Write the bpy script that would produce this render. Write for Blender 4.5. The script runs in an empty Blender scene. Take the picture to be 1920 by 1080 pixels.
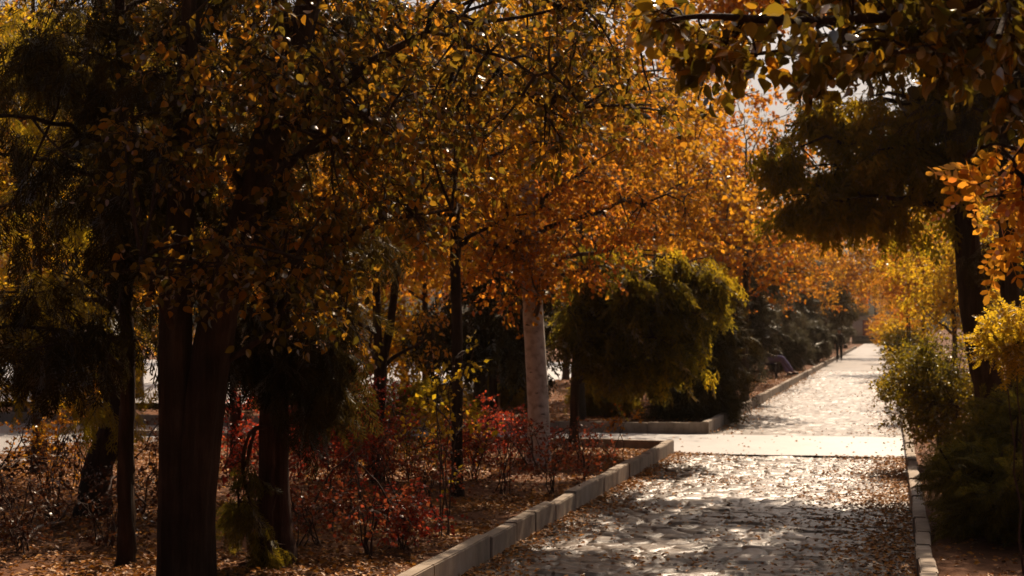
import bpy, bmesh, math
import numpy as np
from mathutils import Vector
C = bpy.context.scene.collection
SC = bpy.context.scene

# ------------------------------------------------------------------ camera, sky, sun, exposure
F_PX, HC = 2880.0, 1.9                                  # focal length in photo pixels, eye height
PHI = math.atan(75 / F_PX)
TH = math.atan(711 * math.cos(PHI) / F_PX)
cam = bpy.data.cameras.new("camera")
cam.lens = 36 * F_PX / 1920
cam.clip_end = 3000
cam.dof.use_dof = True
cam.dof.focus_distance = 7.5
cam.dof.aperture_fstop = 6.0
camo = bpy.data.objects.new("camera", cam)
C.objects.link(camo)
camo.location = (0, 0, HC)
camo.rotation_euler = (math.pi / 2 + PHI, 0, TH)
SC.camera = camo

SUN_EL, SUN_AZ = math.radians(46), math.radians(6)      # azimuth from +Y towards +X
w = bpy.data.worlds.new("World")
SC.world = w
w.use_nodes = True
nt = w.node_tree
sky = nt.nodes.new("ShaderNodeTexSky")
sky.sky_type = 'NISHITA'
sky.sun_disc = False
sky.sun_elevation = SUN_EL
sky.sun_rotation = SUN_AZ
sky.air_density = 0.6
sky.dust_density = 7.0
sky.ozone_density = 0.0
bg = nt.nodes["Background"]
nt.links.new(sky.outputs[0], bg.inputs[0])
bg.inputs[1].default_value = 0.05
sun = bpy.data.lights.new("sun", 'SUN')
sun.energy = 5.0
sun.angle = math.radians(0.5)
sun.color = (1.0, 0.80, 0.59)
suno = bpy.data.objects.new("sun", sun)
C.objects.link(suno)
sd = Vector((math.sin(SUN_AZ) * math.cos(SUN_EL), math.cos(SUN_AZ) * math.cos(SUN_EL), math.sin(SUN_EL)))
suno.rotation_euler = sd.to_track_quat('Z', 'Y').to_euler()
suno.location = (0, 0, 30)
SC.view_settings.view_transform = 'Standard'
SC.view_settings.look = 'None'
SC.view_settings.exposure = 0.52
SC.view_settings.gamma = 1.0
SC.cycles.max_bounces = 7
SC.cycles.diffuse_bounces = 3
SC.cycles.glossy_bounces = 2
SC.cycles.transmission_bounces = 5
SC.cycles.sample_clamp_indirect = 4
SC.cycles.use_denoising = True

# ------------------------------------------------------------------ pixel -> world
Fv = np.array([-math.sin(TH) * math.cos(PHI), math.cos(TH) * math.cos(PHI), math.sin(PHI)])
Rv = np.array([math.cos(TH), math.sin(TH), 0.0])
Uv = np.cross(Rv, Fv)
CAM = np.array([0, 0, HC])


def P(px, py, d):
    """the point seen at photo pixel (px, py), d metres ahead of the eye"""
    return CAM + d * (Fv + Rv * (px - 960) / F_PX + Uv * (540 - py) / F_PX)


def GP(px, d, z=0.0):
    """the ground point below pixel column px, d metres ahead"""
    p = P(px, 615, d)
    return np.array([p[0], p[1], z])


# ------------------------------------------------------------------ mesh helpers
def mk(name, parts, mat, parent=None, origin=(0, 0, 0), smooth=False):
    """parts: list of (verts, quads); linked as ONE mesh object"""
    V, Q, o = [], [], 0
    for v, q in parts:
        v = np.asarray(v, float).reshape(-1, 3)
        V.append(v)
        Q.append(np.asarray(q, np.int64).reshape(-1, 4) + o)
        o += len(v)
    V = np.concatenate(V) - np.asarray(origin, float)
    Q = np.concatenate(Q)
    me = bpy.data.meshes.new(name)
    me.vertices.add(len(V))
    me.vertices.foreach_set("co", V.astype(np.float32).ravel())
    me.loops.add(Q.size)
    me.loops.foreach_set("vertex_index", Q.astype(np.int32).ravel())
    me.polygons.add(len(Q))
    me.polygons.foreach_set("loop_start", np.arange(0, Q.size, 4, dtype=np.int32))
    if smooth:
        me.polygons.foreach_set("use_smooth", np.ones(len(Q), bool))
    me.update(calc_edges=True)
    me.validate()
    if mat:
        me.materials.append(mat)
    ob = bpy.data.objects.new(name, me)
    C.objects.link(ob)
    if parent:
        ob.parent = parent
    else:
        ob.location = origin
    return ob


def tag(o, label, cat, group=None, kind=None):
    if label:
        o["label"] = label
        o["category"] = cat
    if group:
        o["group"] = group
    if kind:
        o["kind"] = kind
    return o


def thing(name, label, cat, loc, group=None):
    o = bpy.data.objects.new(name, None)
    o.empty_display_size = 0.2
    C.objects.link(o)
    o.location = loc
    return tag(o, label, cat, group)


def dup(root, loc, rz=0.0, s=1.0, label=None, group=None, sz=None):
    r = root.copy()
    C.objects.link(r)
    r.location = loc
    r.rotation_euler = (0, 0, rz)
    r.scale = (s, s, sz or s)
    if label:
        r["label"] = label
    if group:
        r["group"] = group
    for ch in list(root.children):
        c = ch.copy()
        C.objects.link(c)
        c.parent = r
        for g in ch.children:
            d = g.copy()
            C.objects.link(d)
            d.parent = c
    return r


def norm(a):
    a = np.asarray(a, float)
    return a / np.maximum(np.linalg.norm(a, axis=-1, keepdims=True), 1e-9)


def tube(pts, rad, sides=8, rough=0.0, rng=None, flute=0.0):
    """a tapered tube along pts"""
    pts = np.asarray(pts, float)
    n = len(pts)
    rad = np.broadcast_to(np.asarray(rad, float), (n,))
    t = norm(np.gradient(pts, axis=0))
    ref = np.where(np.abs(t[:, 2:3]) < 0.9, np.array([[0, 0, 1.0]]), np.array([[0, 1.0, 0]]))
    if abs(t[0, 2]) > 0.6:
        ref = np.tile(np.array([[0, 1.0, 0]]), (n, 1))
    a = norm(np.cross(t, ref))
    b = np.cross(a, t)
    ang = np.arange(sides) * 2 * math.pi / sides
    rr = np.tile(rad[:, None], (1, sides))
    if rough and rng is not None:
        rr = rr * (1 + rng.normal(0, rough, (n, sides)))
    if flute and rng is not None:
        ph = rng.uniform(0, 6.28, 3)
        rr = rr * (1 + flute * (np.sin(3 * ang + ph[0]) + 0.6 * np.sin(5 * ang + ph[1]) + .5 * np.sin(9 * ang + ph[2])))
    V = pts[:, None] + rr[..., None] * (np.cos(ang)[None, :, None] * a[:, None] + np.sin(ang)[None, :, None] * b[:, None])
    i = np.arange(n - 1)[:, None] * sides
    j = np.arange(sides)[None]
    j2 = (j + 1) % sides
    Q = np.stack([i + j, i + j2, i + sides + j2, i + sides + j], -1).reshape(-1, 4)
    return V.reshape(-1, 3), Q


def spline(pts, n):
    """Catmull-Rom through pts"""
    p = np.asarray(pts, float)
    p = np.vstack([2 * p[0] - p[1], p, 2 * p[-1] - p[-2]])
    m = len(p) - 3
    u = np.linspace(0, m - 1e-6, n)
    k = u.astype(int)
    t = (u - k)[:, None]
    a, b, c, d = p[k], p[k + 1], p[k + 2], p[k + 3]
    return .5 * (2 * b + (c - a) * t + (2 * a - 5 * b + 4 * c - d) * t ** 2 + (3 * b - a - 3 * c + d) * t ** 3)


def sticks(A, B, r):
    """many thin 3-sided sticks at once"""
    n = len(A)
    t = norm(B - A)
    ref = np.where(np.abs(t[:, 2:3]) < 0.9, np.array([[0, 0, 1.0]]), np.array([[1.0, 0, 0]]))
    a = norm(np.cross(t, ref))
    b = np.cross(a, t)
    V = np.empty((n, 6, 3))
    r = np.broadcast_to(np.asarray(r, float), (n,))[:, None]
    for k in range(3):
        c, s = math.cos(k * 2.0944), math.sin(k * 2.0944)
        V[:, k] = A + r * (c * a + s * b)
        V[:, 3 + k] = B + 0.35 * r * (c * a + s * b)
    q = np.array([[0, 1, 4, 3], [1, 2, 5, 4], [2, 0, 3, 5]])
    Q = (np.arange(n)[:, None, None] * 6 + q[None]).reshape(-1, 4)
    return V.reshape(-1, 3), Q


def place(T, TQ, pos, ax, nm, sc):
    """copies of template T (x side, y along, z up) at pos into one vertex array"""
    n, k = len(pos), len(T)
    ax = norm(ax)
    side = norm(np.cross(ax, nm))
    nm = np.cross(side, ax)
    sc = np.broadcast_to(np.asarray(sc, float), (n,))[:, None, None]
    V = pos[:, None] + sc * (T[None, :, 0:1] * side[:, None] + T[None, :, 1:2] * ax[:, None] + T[None, :, 2:3] * nm[:, None])
    Q = (np.arange(n)[:, None, None] * k + TQ[None]).reshape(-1, 4)
    return V.reshape(-1, 3), Q


# leaf templates, one unit long
def t_broad():
    v = [(0, 0, 0), (0, .35, .0), (0, .7, -.06), (0, 1.0, -.20)]
    for s in (1, -1):
        v += [(s * .20, .10, .03), (s * .36, .36, .10), (s * .27, .68, .06), (s * .09, .90, -.03)]
    q = [(0, 4, 5, 1), (1, 5, 6, 2), (2, 6, 7, 3), (0, 1, 9, 8), (1, 2, 10, 9), (2, 3, 11, 10)]
    return np.array(v, float), np.array(q)


def t_simple(wd=.36):
    v = [(0, 0, 0), (wd, .42, .07), (0, 1, .02), (-wd, .42, .07), (0, .45, -.04)]
    return np.array(v, float), np.array([(0, 1, 2, 4), (0, 4, 2, 3)])


def t_oval():
    v = [(0, 0, 0), (.24, .28, 0), (.26, .7, 0), (0, 1, -.03), (-.26, .7, 0), (-.24, .28, 0)]
    return np.array(v, float), np.array([(0, 1, 2, 3), (0, 3, 4, 5)])


def t_compound(pairs=6, seed=1):
    rng = np.random.default_rng(seed)
    O, OQ = t_oval()
    V, Q, o = [], [], 0

    def ax(t):
        return np.array([0, t, -.22 * t * t])
    for k in range(8):
        a, b = ax(k / 8), ax((k + 1) / 8)
        V.append(np.array([a + (.006, 0, 0), a - (.006, 0, 0), b - (.006, 0, 0), b + (.006, 0, 0)]))
        Q.append(np.array([[0, 1, 2, 3]]) + o)
        o += 4
    pos, d, nm, sc = [], [], [], []
    for k in range(pairs):
        t = .22 + .74 * k / (pairs - 1)
        for s in (1, -1):
            pos.append(ax(t))
            d.append((s * (1 + rng.normal(0, .15)), .45 + rng.normal(0, .15), -.35 + rng.normal(0, .2)))
            nm.append((rng.normal(0, .3), rng.normal(0, .3), 1))
            sc.append(.21 * (1 - .25 * t) * rng.uniform(.85, 1.15))
    pos.append(ax(1.0)); d.append((0, 1, -.4)); nm.append((0, 0, 1)); sc.append(.18)
    v, q = place(O, OQ, np.array(pos), np.array(d, float), np.array(nm, float), np.array(sc))
    V.append(v); Q.append(q + o)
    return np.concatenate(V), np.concatenate(Q)


def t_spray(seed=1, n=13, droop=.45, wd=.022):
    """a flat drooping spray of scale foliage"""
    rng = np.random.default_rng(seed)
    V, Q, o = [], [], 0

    def ax(t):
        return np.array([0, t * (1 - .12 * t), -droop * t * t])

    def strip(a, b, w_):
        nonlocal o
        a, b = np.asarray(a), np.asarray(b)
        d = norm(b - a)
        s = norm(np.cross(d, (0.1, 0.05, 1))) * w_
        m = a + (b - a) * .55
        V.append(np.array([a, m + s, b, m - s]))
        Q.append(np.array([[0, 1, 2, 3]]) + o)
        o += 4
    for k in range(4):
        strip(ax(k / 4), ax((k + 1.2) / 4), wd * .8)
    for k in range(n):
        t = .08 + .88 * k / n
        s = 1 if k % 2 else -1
        L = (.44 * (1 - t) ** .7 + .10) * rng.uniform(.8, 1.2)
        a = ax(t)
        b = a + L * np.array([s * rng.uniform(.5, .8), .75, -.35 - .4 * t + rng.normal(0, .08)])
        strip(a, b, wd)
        for u, ss in ((.35, 1), (.55, -1), (.75, 1)):
            c = a + (b - a) * u
            dd = norm(b - a)
            e = np.array([dd[0] * .6 - ss * .6 * dd[1], dd[1] * .6 + ss * .6 * dd[0], dd[2] - .35])
            strip(c, c + e * L * .42 * (1.1 - u * .6), wd * .8)
    return np.concatenate(V), np.concatenate(Q)


TPL = {'broad': t_broad(), 'simple': t_simple(), 'narrow': t_simple(.24), 'oval': t_oval(),
       'compound': t_compound(), 'compound_b': t_compound(8, 5), 'spray': t_spray(3), 'spray_b': t_spray(8, 9, .6, .034), 'spray_c': t_spray(12, 7, .75, .060)}


def bez(a, b, c, n):
    t = np.linspace(0, 1, n)[:, None]
    return (1 - t) ** 2 * a + 2 * t * (1 - t) * b + t * t * c


def crown(rng, stems, blobs, n_clump, clump_r, n_tw, n_leaf, kind, size, n_limb=10, zlow=None, droop=.4,
          out=.5, flat=.8, limb_r=.05, shell=.5, tw_r=.004, jit=.03, rise=.15):
    """limbs grow from the stems to clumps of twigs spread through the blobs; leaves sit on the twigs.
    stems: list of (points, radii); blobs: (centre, radii, weight)"""
    wts = np.array([b[2] for b in blobs], float)
    which = rng.choice(len(blobs), n_clump, p=wts / wts.sum())
    cen = np.array([b[0] for b in blobs])[which]
    rad = np.array([b[1] for b in blobs])[which]
    u = norm(rng.normal(size=(n_clump, 3))) * rng.uniform(0, 1, (n_clump, 1)) ** shell
    cl = cen + u * rad
    cl[:, 2] = np.maximum(cl[:, 2], 0.25 if zlow is None else zlow)
    # limbs to tips picked by farthest-point sampling
    tips = [int(rng.integers(n_clump))]
    dist = np.linalg.norm(cl - cl[tips[0]], axis=1)
    for _ in range(n_limb - 1):
        k = int(np.argmax(dist))
        tips.append(k)
        dist = np.minimum(dist, np.linalg.norm(cl - cl[k], axis=1))
    SP = np.concatenate([s[0] for s in stems])
    SR = np.concatenate([np.broadcast_to(s[1], (len(s[0]),)) for s in stems])
    wood, net = [], []
    zmin = SP[:, 2].min()
    for k in tips:
        tip = cl[k]
        h = np.linalg.norm(SP[:, :2] - tip[:2], axis=1)
        cost = h + 1.2 * np.abs(SP[:, 2] - (tip[2] - rise * h - .25)) + 6 * np.maximum(0, zmin + .9 - SP[:, 2])
        i = int(np.argmin(cost))
        a = SP[i]
        mid = (a + tip) / 2 + np.array([0, 0, .12 * np.linalg.norm(tip - a)]) + rng.normal(0, .06 * np.linalg.norm(tip - a), 3)
        pts = bez(a, mid, tip, 9)
        pts[1:-1] += rng.normal(0, .018 * np.linalg.norm(tip - a), (7, 3))
        r0 = min(limb_r, SR[i] * .75)
        wood.append(tube(pts, np.linspace(r0, .01, 9), 6))
        net.append(pts[2:])
    net = np.concatenate(net + [SP[SP[:, 2] > zmin + (SP[:, 2].max() - zmin) * .45]])
    for k in range(n_clump):
        i = int(np.argmin(np.linalg.norm(net - cl[k], axis=1)))
        a, b = net[i], cl[k]
        L = np.linalg.norm(b - a)
        if L > .08:
            m = (a + b) / 2 + rng.normal(0, .12 * L, 3) + np.array([0, 0, .1 * L])
            wood.append(tube(bez(a, m, b, 5), np.linspace(min(.014, limb_r * .4), .005, 5), 4))
    # twigs
    ctr = SP.mean(0)
    N = n_clump * n_tw
    tid = np.repeat(np.arange(n_clump), n_tw)
    A = cl[tid] + rng.normal(0, .12, (N, 3)) * clump_r
    od = norm((cl - np.array([ctr[0], ctr[1], 0])) * (1, 1, 0) + 1e-6)[tid]
    D = norm(rng.normal(size=(N, 3)) * (1, 1, .6) + out * od + np.array([0, 0, -droop]))
    Lt = clump_r * rng.uniform(.6, 1.25, (N, 1))
    B = A + D * Lt
    B[:, 2] = np.maximum(B[:, 2], .12)
    if tw_r:
        wood.append(sticks(A, B, tw_r))
    # leaves
    M = N * n_leaf
    lid = np.repeat(np.arange(N), n_leaf)
    t = rng.uniform(.1, 1.05, (M, 1))
    pos = A[lid] + (B - A)[lid] * t + rng.normal(0, jit, (M, 3))
    pos[:, 2] = np.maximum(pos[:, 2], .1)
    ax = norm(rng.normal(size=(M, 3)) * .75 + D[lid] * .7 + np.array([0, 0, -droop * 1.2]))
    nm = norm(rng.normal(size=(M, 3)) * (1 - flat) + np.array([0, 0, 1]) * flat + .25 * rng.normal(size=(M, 3)))
    T, TQ = TPL[kind]
    leaves = place(T, TQ, pos, ax, nm, size * rng.uniform(.6, 1.25, M))
    return wood, leaves


# ------------------------------------------------------------------ materials
def new_mat(name):
    m = bpy.data.materials.new(name)
    m.use_nodes = True
    n = m.node_tree
    for x in list(n.nodes):
        n.nodes.remove(x)
    out_ = n.nodes.new("ShaderNodeOutputMaterial")
    return m, n, out_


def ramp(n, fac, cols):
    r = n.nodes.new("ShaderNodeValToRGB")
    el = r.color_ramp.elements
    while len(el) < len(cols):
        el.new(.5)
    for k, c in enumerate(cols):
        pos, col = c if isinstance(c[1], tuple) else (k / (len(cols) - 1), c)
        el[k].position = pos
        el[k].color = (*col, 1)
    n.links.new(fac, r.inputs[0])
    return r.outputs[0]


def leaf_mat(name, cols, trans=.5, gloss=.12, rough=.45, clump=.5, boost=1.6):
    """every leaf takes its own colour; light passes through the blade"""
    m, n, out_ = new_mat(name)
    geo = n.nodes.new("ShaderNodeNewGeometry")
    tc = n.nodes.new("ShaderNodeTexCoord")
    no = n.nodes.new("ShaderNodeTexNoise")
    no.inputs["Scale"].default_value = .9
    no.inputs["Detail"].default_value = 2
    n.links.new(tc.outputs["Object"], no.inputs["Vector"])
    mx = n.nodes.new("ShaderNodeMix")
    mx.data_type = 'FLOAT'
    mx.inputs[0].default_value = clump
    n.links.new(geo.outputs["Random Per Island"], mx.inputs[2])
    st = n.nodes.new("ShaderNodeMapRange")
    st.inputs[1].default_value, st.inputs[2].default_value = .3, .7
    n.links.new(no.outputs["Fac"], st.inputs[0])
    n.links.new(st.outputs[0], mx.inputs[3])
    col = ramp(n, mx.outputs[0], cols)
    df = n.nodes.new("ShaderNodeBsdfDiffuse")
    tr = n.nodes.new("ShaderNodeBsdfTranslucent")
    gl = n.nodes.new("ShaderNodeBsdfGlossy")
    gl.inputs["Roughness"].default_value = rough
    gl.inputs["Color"].default_value = (.9, .88, .82, 1)
    br = n.nodes.new("ShaderNodeVectorMath")
    br.operation = 'SCALE'
    br.inputs["Scale"].default_value = boost
    n.links.new(col, br.inputs[0])
    n.links.new(col, df.inputs["Color"])
    n.links.new(br.outputs[0], tr.inputs["Color"])
    a = n.nodes.new("ShaderNodeMixShader")
    a.inputs[0].default_value = trans
    n.links.new(df.outputs[0], a.inputs[1])
    n.links.new(tr.outputs[0], a.inputs[2])
    b = n.nodes.new("ShaderNodeMixShader")
    lw = n.nodes.new("ShaderNodeLayerWeight")
    lw.inputs[0].default_value = .3
    mm = n.nodes.new("ShaderNodeMath")
    mm.operation = 'MULTIPLY'
    mm.inputs[1].default_value = gloss
    n.links.new(lw.outputs["Fresnel"], mm.inputs[0])
    n.links.new(mm.outputs[0], b.inputs[0])
    n.links.new(a.outputs[0], b.inputs[1])
    n.links.new(gl.outputs[0], b.inputs[2])
    n.links.new(b.outputs[0], out_.inputs[0])
    return m


def rough_mat(name, cols, scale=4.0, stretch=(1, 1, 1), bump=.3, bdist=.02, rough=.85, spec=.3, detail=6, scale2=None):
    m, n, out_ = new_mat(name)
    tc = n.nodes.new("ShaderNodeTexCoord")
    mp = n.nodes.new("ShaderNodeMapping")
    mp.inputs["Scale"].default_value = stretch
    n.links.new(tc.outputs["Object"], mp.inputs[0])
    no = n.nodes.new("ShaderNodeTexNoise")
    no.inputs["Scale"].default_value = scale
    no.inputs["Detail"].default_value = detail
    no.inputs["Roughness"].default_value = .65
    n.links.new(mp.outputs[0], no.inputs["Vector"])
    p = n.nodes.new("ShaderNodeBsdfPrincipled")
    p.inputs["Roughness"].default_value = rough
    p.inputs["Specular IOR Level"].default_value = spec
    fac = no.outputs["Fac"]
    n2 = n.nodes.new("ShaderNodeTexNoise")
    n2.inputs["Scale"].default_value = scale2 or scale * .17
    n2.inputs["Detail"].default_value = 4
    n.links.new(tc.outputs["Object"], n2.inputs["Vector"])
    ad = n.nodes.new("ShaderNodeMix")
    ad.data_type = 'FLOAT'
    ad.inputs[0].default_value = .45
    n.links.new(fac, ad.inputs[2])
    n.links.new(n2.outputs["Fac"], ad.inputs[3])
    mr = n.nodes.new("ShaderNodeMapRange")
    mr.inputs[1].default_value, mr.inputs[2].default_value = .3, .7
    n.links.new(ad.outputs[0], mr.inputs[0])
    n.links.new(ramp(n, mr.outputs[0], cols), p.inputs["Base Color"])
    bp = n.nodes.new("ShaderNodeBump")
    bp.inputs["Strength"].default_value = bump
    bp.inputs["Distance"].default_value = bdist
    n.links.new(fac, bp.inputs["Height"])
    n.links.new(bp.outputs[0], p.inputs["Normal"])
    n.links.new(p.outputs[0], out_.inputs[0])
    return m


M = {}
M['soil'] = rough_mat('soil', [(.055, .024, .011), (.12, .054, .026), (.20, .092, .044)], 9, bump=.6, bdist=.04, rough=.95, spec=.1)
M['stone'] = rough_mat('paving_stone', [(.042, .026, .014), (.10, .066, .041), (.18, .125, .082)], 14, bump=.9, bdist=.012, rough=.40, spec=.32, scale2=1.6)
_n = M['stone'].node_tree                                  # earth in the joints between the cobbles
_p = [x for x in _n.nodes if x.type == 'BSDF_PRINCIPLED'][0]
_src = _p.inputs["Base Color"].links[0].from_socket
_at = _n.nodes.new("ShaderNodeAttribute")
_at.attribute_name = 'joint'
_mx = _n.nodes.new("ShaderNodeMix")
_mx.data_type = 'RGBA'
_mx.inputs[6].default_value = (.05, .028, .014, 1)
_n.links.new(_at.outputs["Fac"], _mx.inputs[0])
_n.links.new(_src, _mx.inputs[7])
_n.links.new(_mx.outputs[2], _p.inputs["Base Color"])
M['concrete'] = rough_mat('concrete', [(.29, .275, .265), (.37, .355, .345), (.43, .415, .40)], 5, bump=.15, bdist=.006, rough=.42, spec=.5)
M['kerb'] = rough_mat('kerb_stone', [(.09, .062, .038), (.27, .205, .145), (.42, .34, .26)], 6, (1, 1, .5), bump=.5, bdist=.010, rough=.8, spec=.3, scale2=1.2)
M['bark'] = rough_mat('dark_bark', [(.010, .006, .003), (.045, .024, .013), (.11, .06, .035)], 16, (1, 1, .10), bump=1, bdist=.05, rough=.9, spec=.15)
M['bark_red'] = rough_mat('reddish_bark', [(.014, .007, .004), (.055, .024, .014), (.13, .062, .036)], 22, (1, 1, .07), bump=.9, bdist=.025, rough=.9, spec=.15)
M['bark_grey'] = rough_mat('grey_bark', [(.03, .022, .016), (.07, .052, .038), (.12, .09, .068)], 14, (1, 1, .2), bump=.7, bdist=.02, rough=.9, spec=.15)
M['stem'] = rough_mat('stem', [(.03, .014, .008), (.06, .03, .018), (.10, .05, .03)], 20, bump=.2, rough=.8)


def white_bark():
    m, n, out_ = new_mat('pale_bark')
    tc = n.nodes.new("ShaderNodeTexCoord")
    mp = n.nodes.new("ShaderNodeMapping")
    mp.inputs["Scale"].default_value = (3, 3, 3)
    n.links.new(tc.outputs["Object"], mp.inputs[0])
    no = n.nodes.new("ShaderNodeTexNoise")
    no.inputs["Scale"].default_value = 4
    no.inputs["Detail"].default_value = 5
    n.links.new(mp.outputs[0], no.inputs["Vector"])
    mp2 = n.nodes.new("ShaderNodeMapping")
    mp2.inputs["Scale"].default_value = (3.5, 3.5, 8)
    n.links.new(tc.outputs["Object"], mp2.inputs[0])
    vo = n.nodes.new("ShaderNodeTexNoise")
    vo.inputs["Scale"].default_value = 1.6
    vo.inputs["Detail"].default_value = 3
    n.links.new(mp2.outputs[0], vo.inputs["Vector"])
    base = ramp(n, no.outputs["Fac"], [(.32, (.30, .25, .20)), (.5, (.48, .42, .35)), (.68, (.58, .53, .46))])
    mark = ramp(n, vo.outputs["Fac"], [(.30, (.10, .08, .065)), (.36, (1, 1, 1)), (1.0, (1, 1, 1))])
    mu = n.nodes.new("ShaderNodeMix")
    mu.data_type = 'RGBA'
    mu.blend_type = 'MULTIPLY'
    mu.inputs[0].default_value = 1
    n.links.new(base, mu.inputs[6])
    n.links.new(mark, mu.inputs[7])
    p = n.nodes.new("ShaderNodeBsdfPrincipled")
    p.inputs["Roughness"].default_value = .75
    n.links.new(mu.outputs[2], p.inputs["Base Color"])
    bp = n.nodes.new("ShaderNodeBump")
    bp.inputs["Strength"].default_value = .4
    bp.inputs["Distance"].default_value = .01
    n.links.new(no.outputs["Fac"], bp.inputs["Height"])
    n.links.new(bp.outputs[0], p.inputs["Normal"])
    n.links.new(p.outputs[0], out_.inputs[0])
    return m


M['bark_white'] = white_bark()
M['olive'] = leaf_mat('olive_leaves', [(.036, .028, .004), (.072, .050, .005), (.13, .073, .006), (.22, .098, .007), (.33, .11, .009)], .64, .10, .35, .25, 2.0)
M['bough'] = leaf_mat('brown_gold_leaves', [(.035, .030, .005), (.065, .050, .005), (.12, .080, .006), (.22, .118, .007), (.36, .14, .010)], .55, .2, .32, .25, 1.7)
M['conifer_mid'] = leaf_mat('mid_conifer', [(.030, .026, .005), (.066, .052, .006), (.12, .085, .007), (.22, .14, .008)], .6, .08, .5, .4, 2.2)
M['golden'] = leaf_mat('golden_leaves', [(.09, .056, .005), (.20, .102, .006), (.31, .147, .008), (.37, .16, .010), (.31, .10, .010)], .7, .12, .45, .45, 2.0)
M['orange'] = leaf_mat('orange_leaves', [(.12, .055, .006), (.24, .105, .008), (.34, .145, .010), (.33, .105, .012), (.22, .05, .012)], .7, .12, .45, .45, 1.95)
M['rust'] = leaf_mat('rust_leaves', [(.06, .025, .008), (.14, .05, .010), (.22, .075, .012), (.26, .06, .014)], .5, .2, .45, .4)
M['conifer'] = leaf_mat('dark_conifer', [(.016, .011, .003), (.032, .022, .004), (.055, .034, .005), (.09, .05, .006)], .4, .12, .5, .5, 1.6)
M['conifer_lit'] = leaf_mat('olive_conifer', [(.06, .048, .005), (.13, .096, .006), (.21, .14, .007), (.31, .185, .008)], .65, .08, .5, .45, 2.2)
M['conifer_grey'] = leaf_mat('grey_conifer', [(.035, .036, .022), (.065, .060, .036), (.10, .085, .050), (.14, .10, .05)], .3, .2, .5, .5, 1.2)
M['yellow'] = leaf_mat('yellow_leaves', [(.14, .100, .006), (.27, .175, .008), (.37, .22, .010), (.39, .18, .010)], .7, .12, .45, .4, 2.0)
M['shrub_yellow'] = leaf_mat('yellow_green_leaves', [(.06, .052, .005), (.13, .10, .006), (.24, .155, .008), (.34, .18, .009)], .6, .2, .4, .5)
M['red'] = leaf_mat('red_leaves', [(.07, .022, .008), (.18, .025, .012), (.36, .034, .018), (.44, .07, .02), (.36, .12, .015)], .58, .15, .4, .35)
M['brownred'] = leaf_mat('brown_red_leaves', [(.05, .022, .007), (.11, .032, .010), (.19, .045, .015), (.28, .05, .022), (.15, .075, .012)], .5, .15, .4, .35)
M['litter'] = leaf_mat('fallen_leaf', [(.10, .036, .010), (.22, .075, .012), (.34, .12, .014), (.44, .18, .018), (.28, .13, .03)], .2, .3, .5, .25, 1.2)
M['dry'] = leaf_mat('dry_pods', [(.05, .02, .010), (.10, .035, .014), (.15, .05, .02)], .3, .2, .5, .4, 1.2)


def plain(name, col, rough=.7, spec=.4, metal=0.0):
    return rough_mat(name, [tuple(c * .75 for c in col), col, tuple(min(1, c * 1.2) for c in col)], 14, bump=.08, rough=rough, spec=spec)


# ------------------------------------------------------------------ the setting: ground, path, beds, kerbs
XL, XR, Y1, Y2 = -3.2, 0.19, 23.3, 27.5                    # path edges, cross path edges
rngG = np.random.default_rng(11)


def vnoise(x, y, s, seed):
    """smooth value noise"""
    r = np.random.default_rng(seed).uniform(-1, 1, (256, 256))
    u, v = x / s, y / s
    i, j = np.floor(u).astype(int), np.floor(v).astype(int)
    a, b = u - i, v - j
    a, b = a * a * (3 - 2 * a), b * b * (3 - 2 * b)
    g = lambda p, q: r[p % 256, q % 256]
    return (g(i, j) * (1 - a) + g(i + 1, j) * a) * (1 - b) + (g(i, j + 1) * (1 - a) + g(i + 1, j + 1) * a) * b


def grid(x, y, zf):
    X, Y = np.meshgrid(x, y)
    Z = zf(X, Y)
    V = np.stack([X, Y, Z], -1).reshape(-1, 3)
    n, m = len(x), len(y)
    i = np.arange(m - 1)[:, None] * n + np.arange(n - 1)[None]
    Q = np.stack([i, i + 1, i + n + 1, i + n], -1).reshape(-1, 4)
    return V, Q


def stones(X, Y, cell=.20, amp=1.0, seed=5, joints=False):
    """rough cobbles: each a little tilted and proud of its joints, on a gently heaving bed"""
    u, v = X / (cell * 1.35) + .25 * vnoise(X, Y, .5, 15), Y / cell + .25 * vnoise(X, Y, .5, 16)
    i0, j0 = np.floor(u).astype(int), np.floor(v).astype(int)
    r = np.random.default_rng(seed).uniform(0, 1, (5, 256, 256))
    f1 = np.full(X.shape, 9.0); f2 = np.full(X.shape, 9.0)
    hh = np.zeros(X.shape)
    for di in (-1, 0, 1):
        for dj in (-1, 0, 1):
            i, j = (i0 + di) % 256, (j0 + dj) % 256
            cx, cy = i0 + di + .12 + .76 * r[0, i, j], j0 + dj + .12 + .76 * r[1, i, j]
            d = np.hypot(u - cx, v - cy)
            h = (r[2, i, j] - .5) * .028 + ((u - cx) * (r[3, i, j] - .5) + (v - cy) * (r[4, i, j] - .5) * 1.6) * .022
            near = d < f1
            f2 = np.where(near, f1, np.minimum(f2, d))
            hh = np.where(near, h, hh)
            f1 = np.minimum(f1, d)
    e = np.clip((f2 - f1) / .22, 0, 1)
    if joints:
        return e
    wav = .014 * vnoise(X * .4, Y, .5, 12) + .013 * vnoise(X * .35, Y, .2, 13) + .006 * vnoise(X * .5, Y, .085, 14)
    return amp * (hh * e - .026 * (1 - e) ** 2 + wav) - .02


def bed_z(X, Y):
    return .07 + .035 * vnoise(X, Y, .9, 21) + .018 * vnoise(X, Y, .22, 22) + .05 * np.clip((XL - X) / 6, 0, 1)


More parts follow.
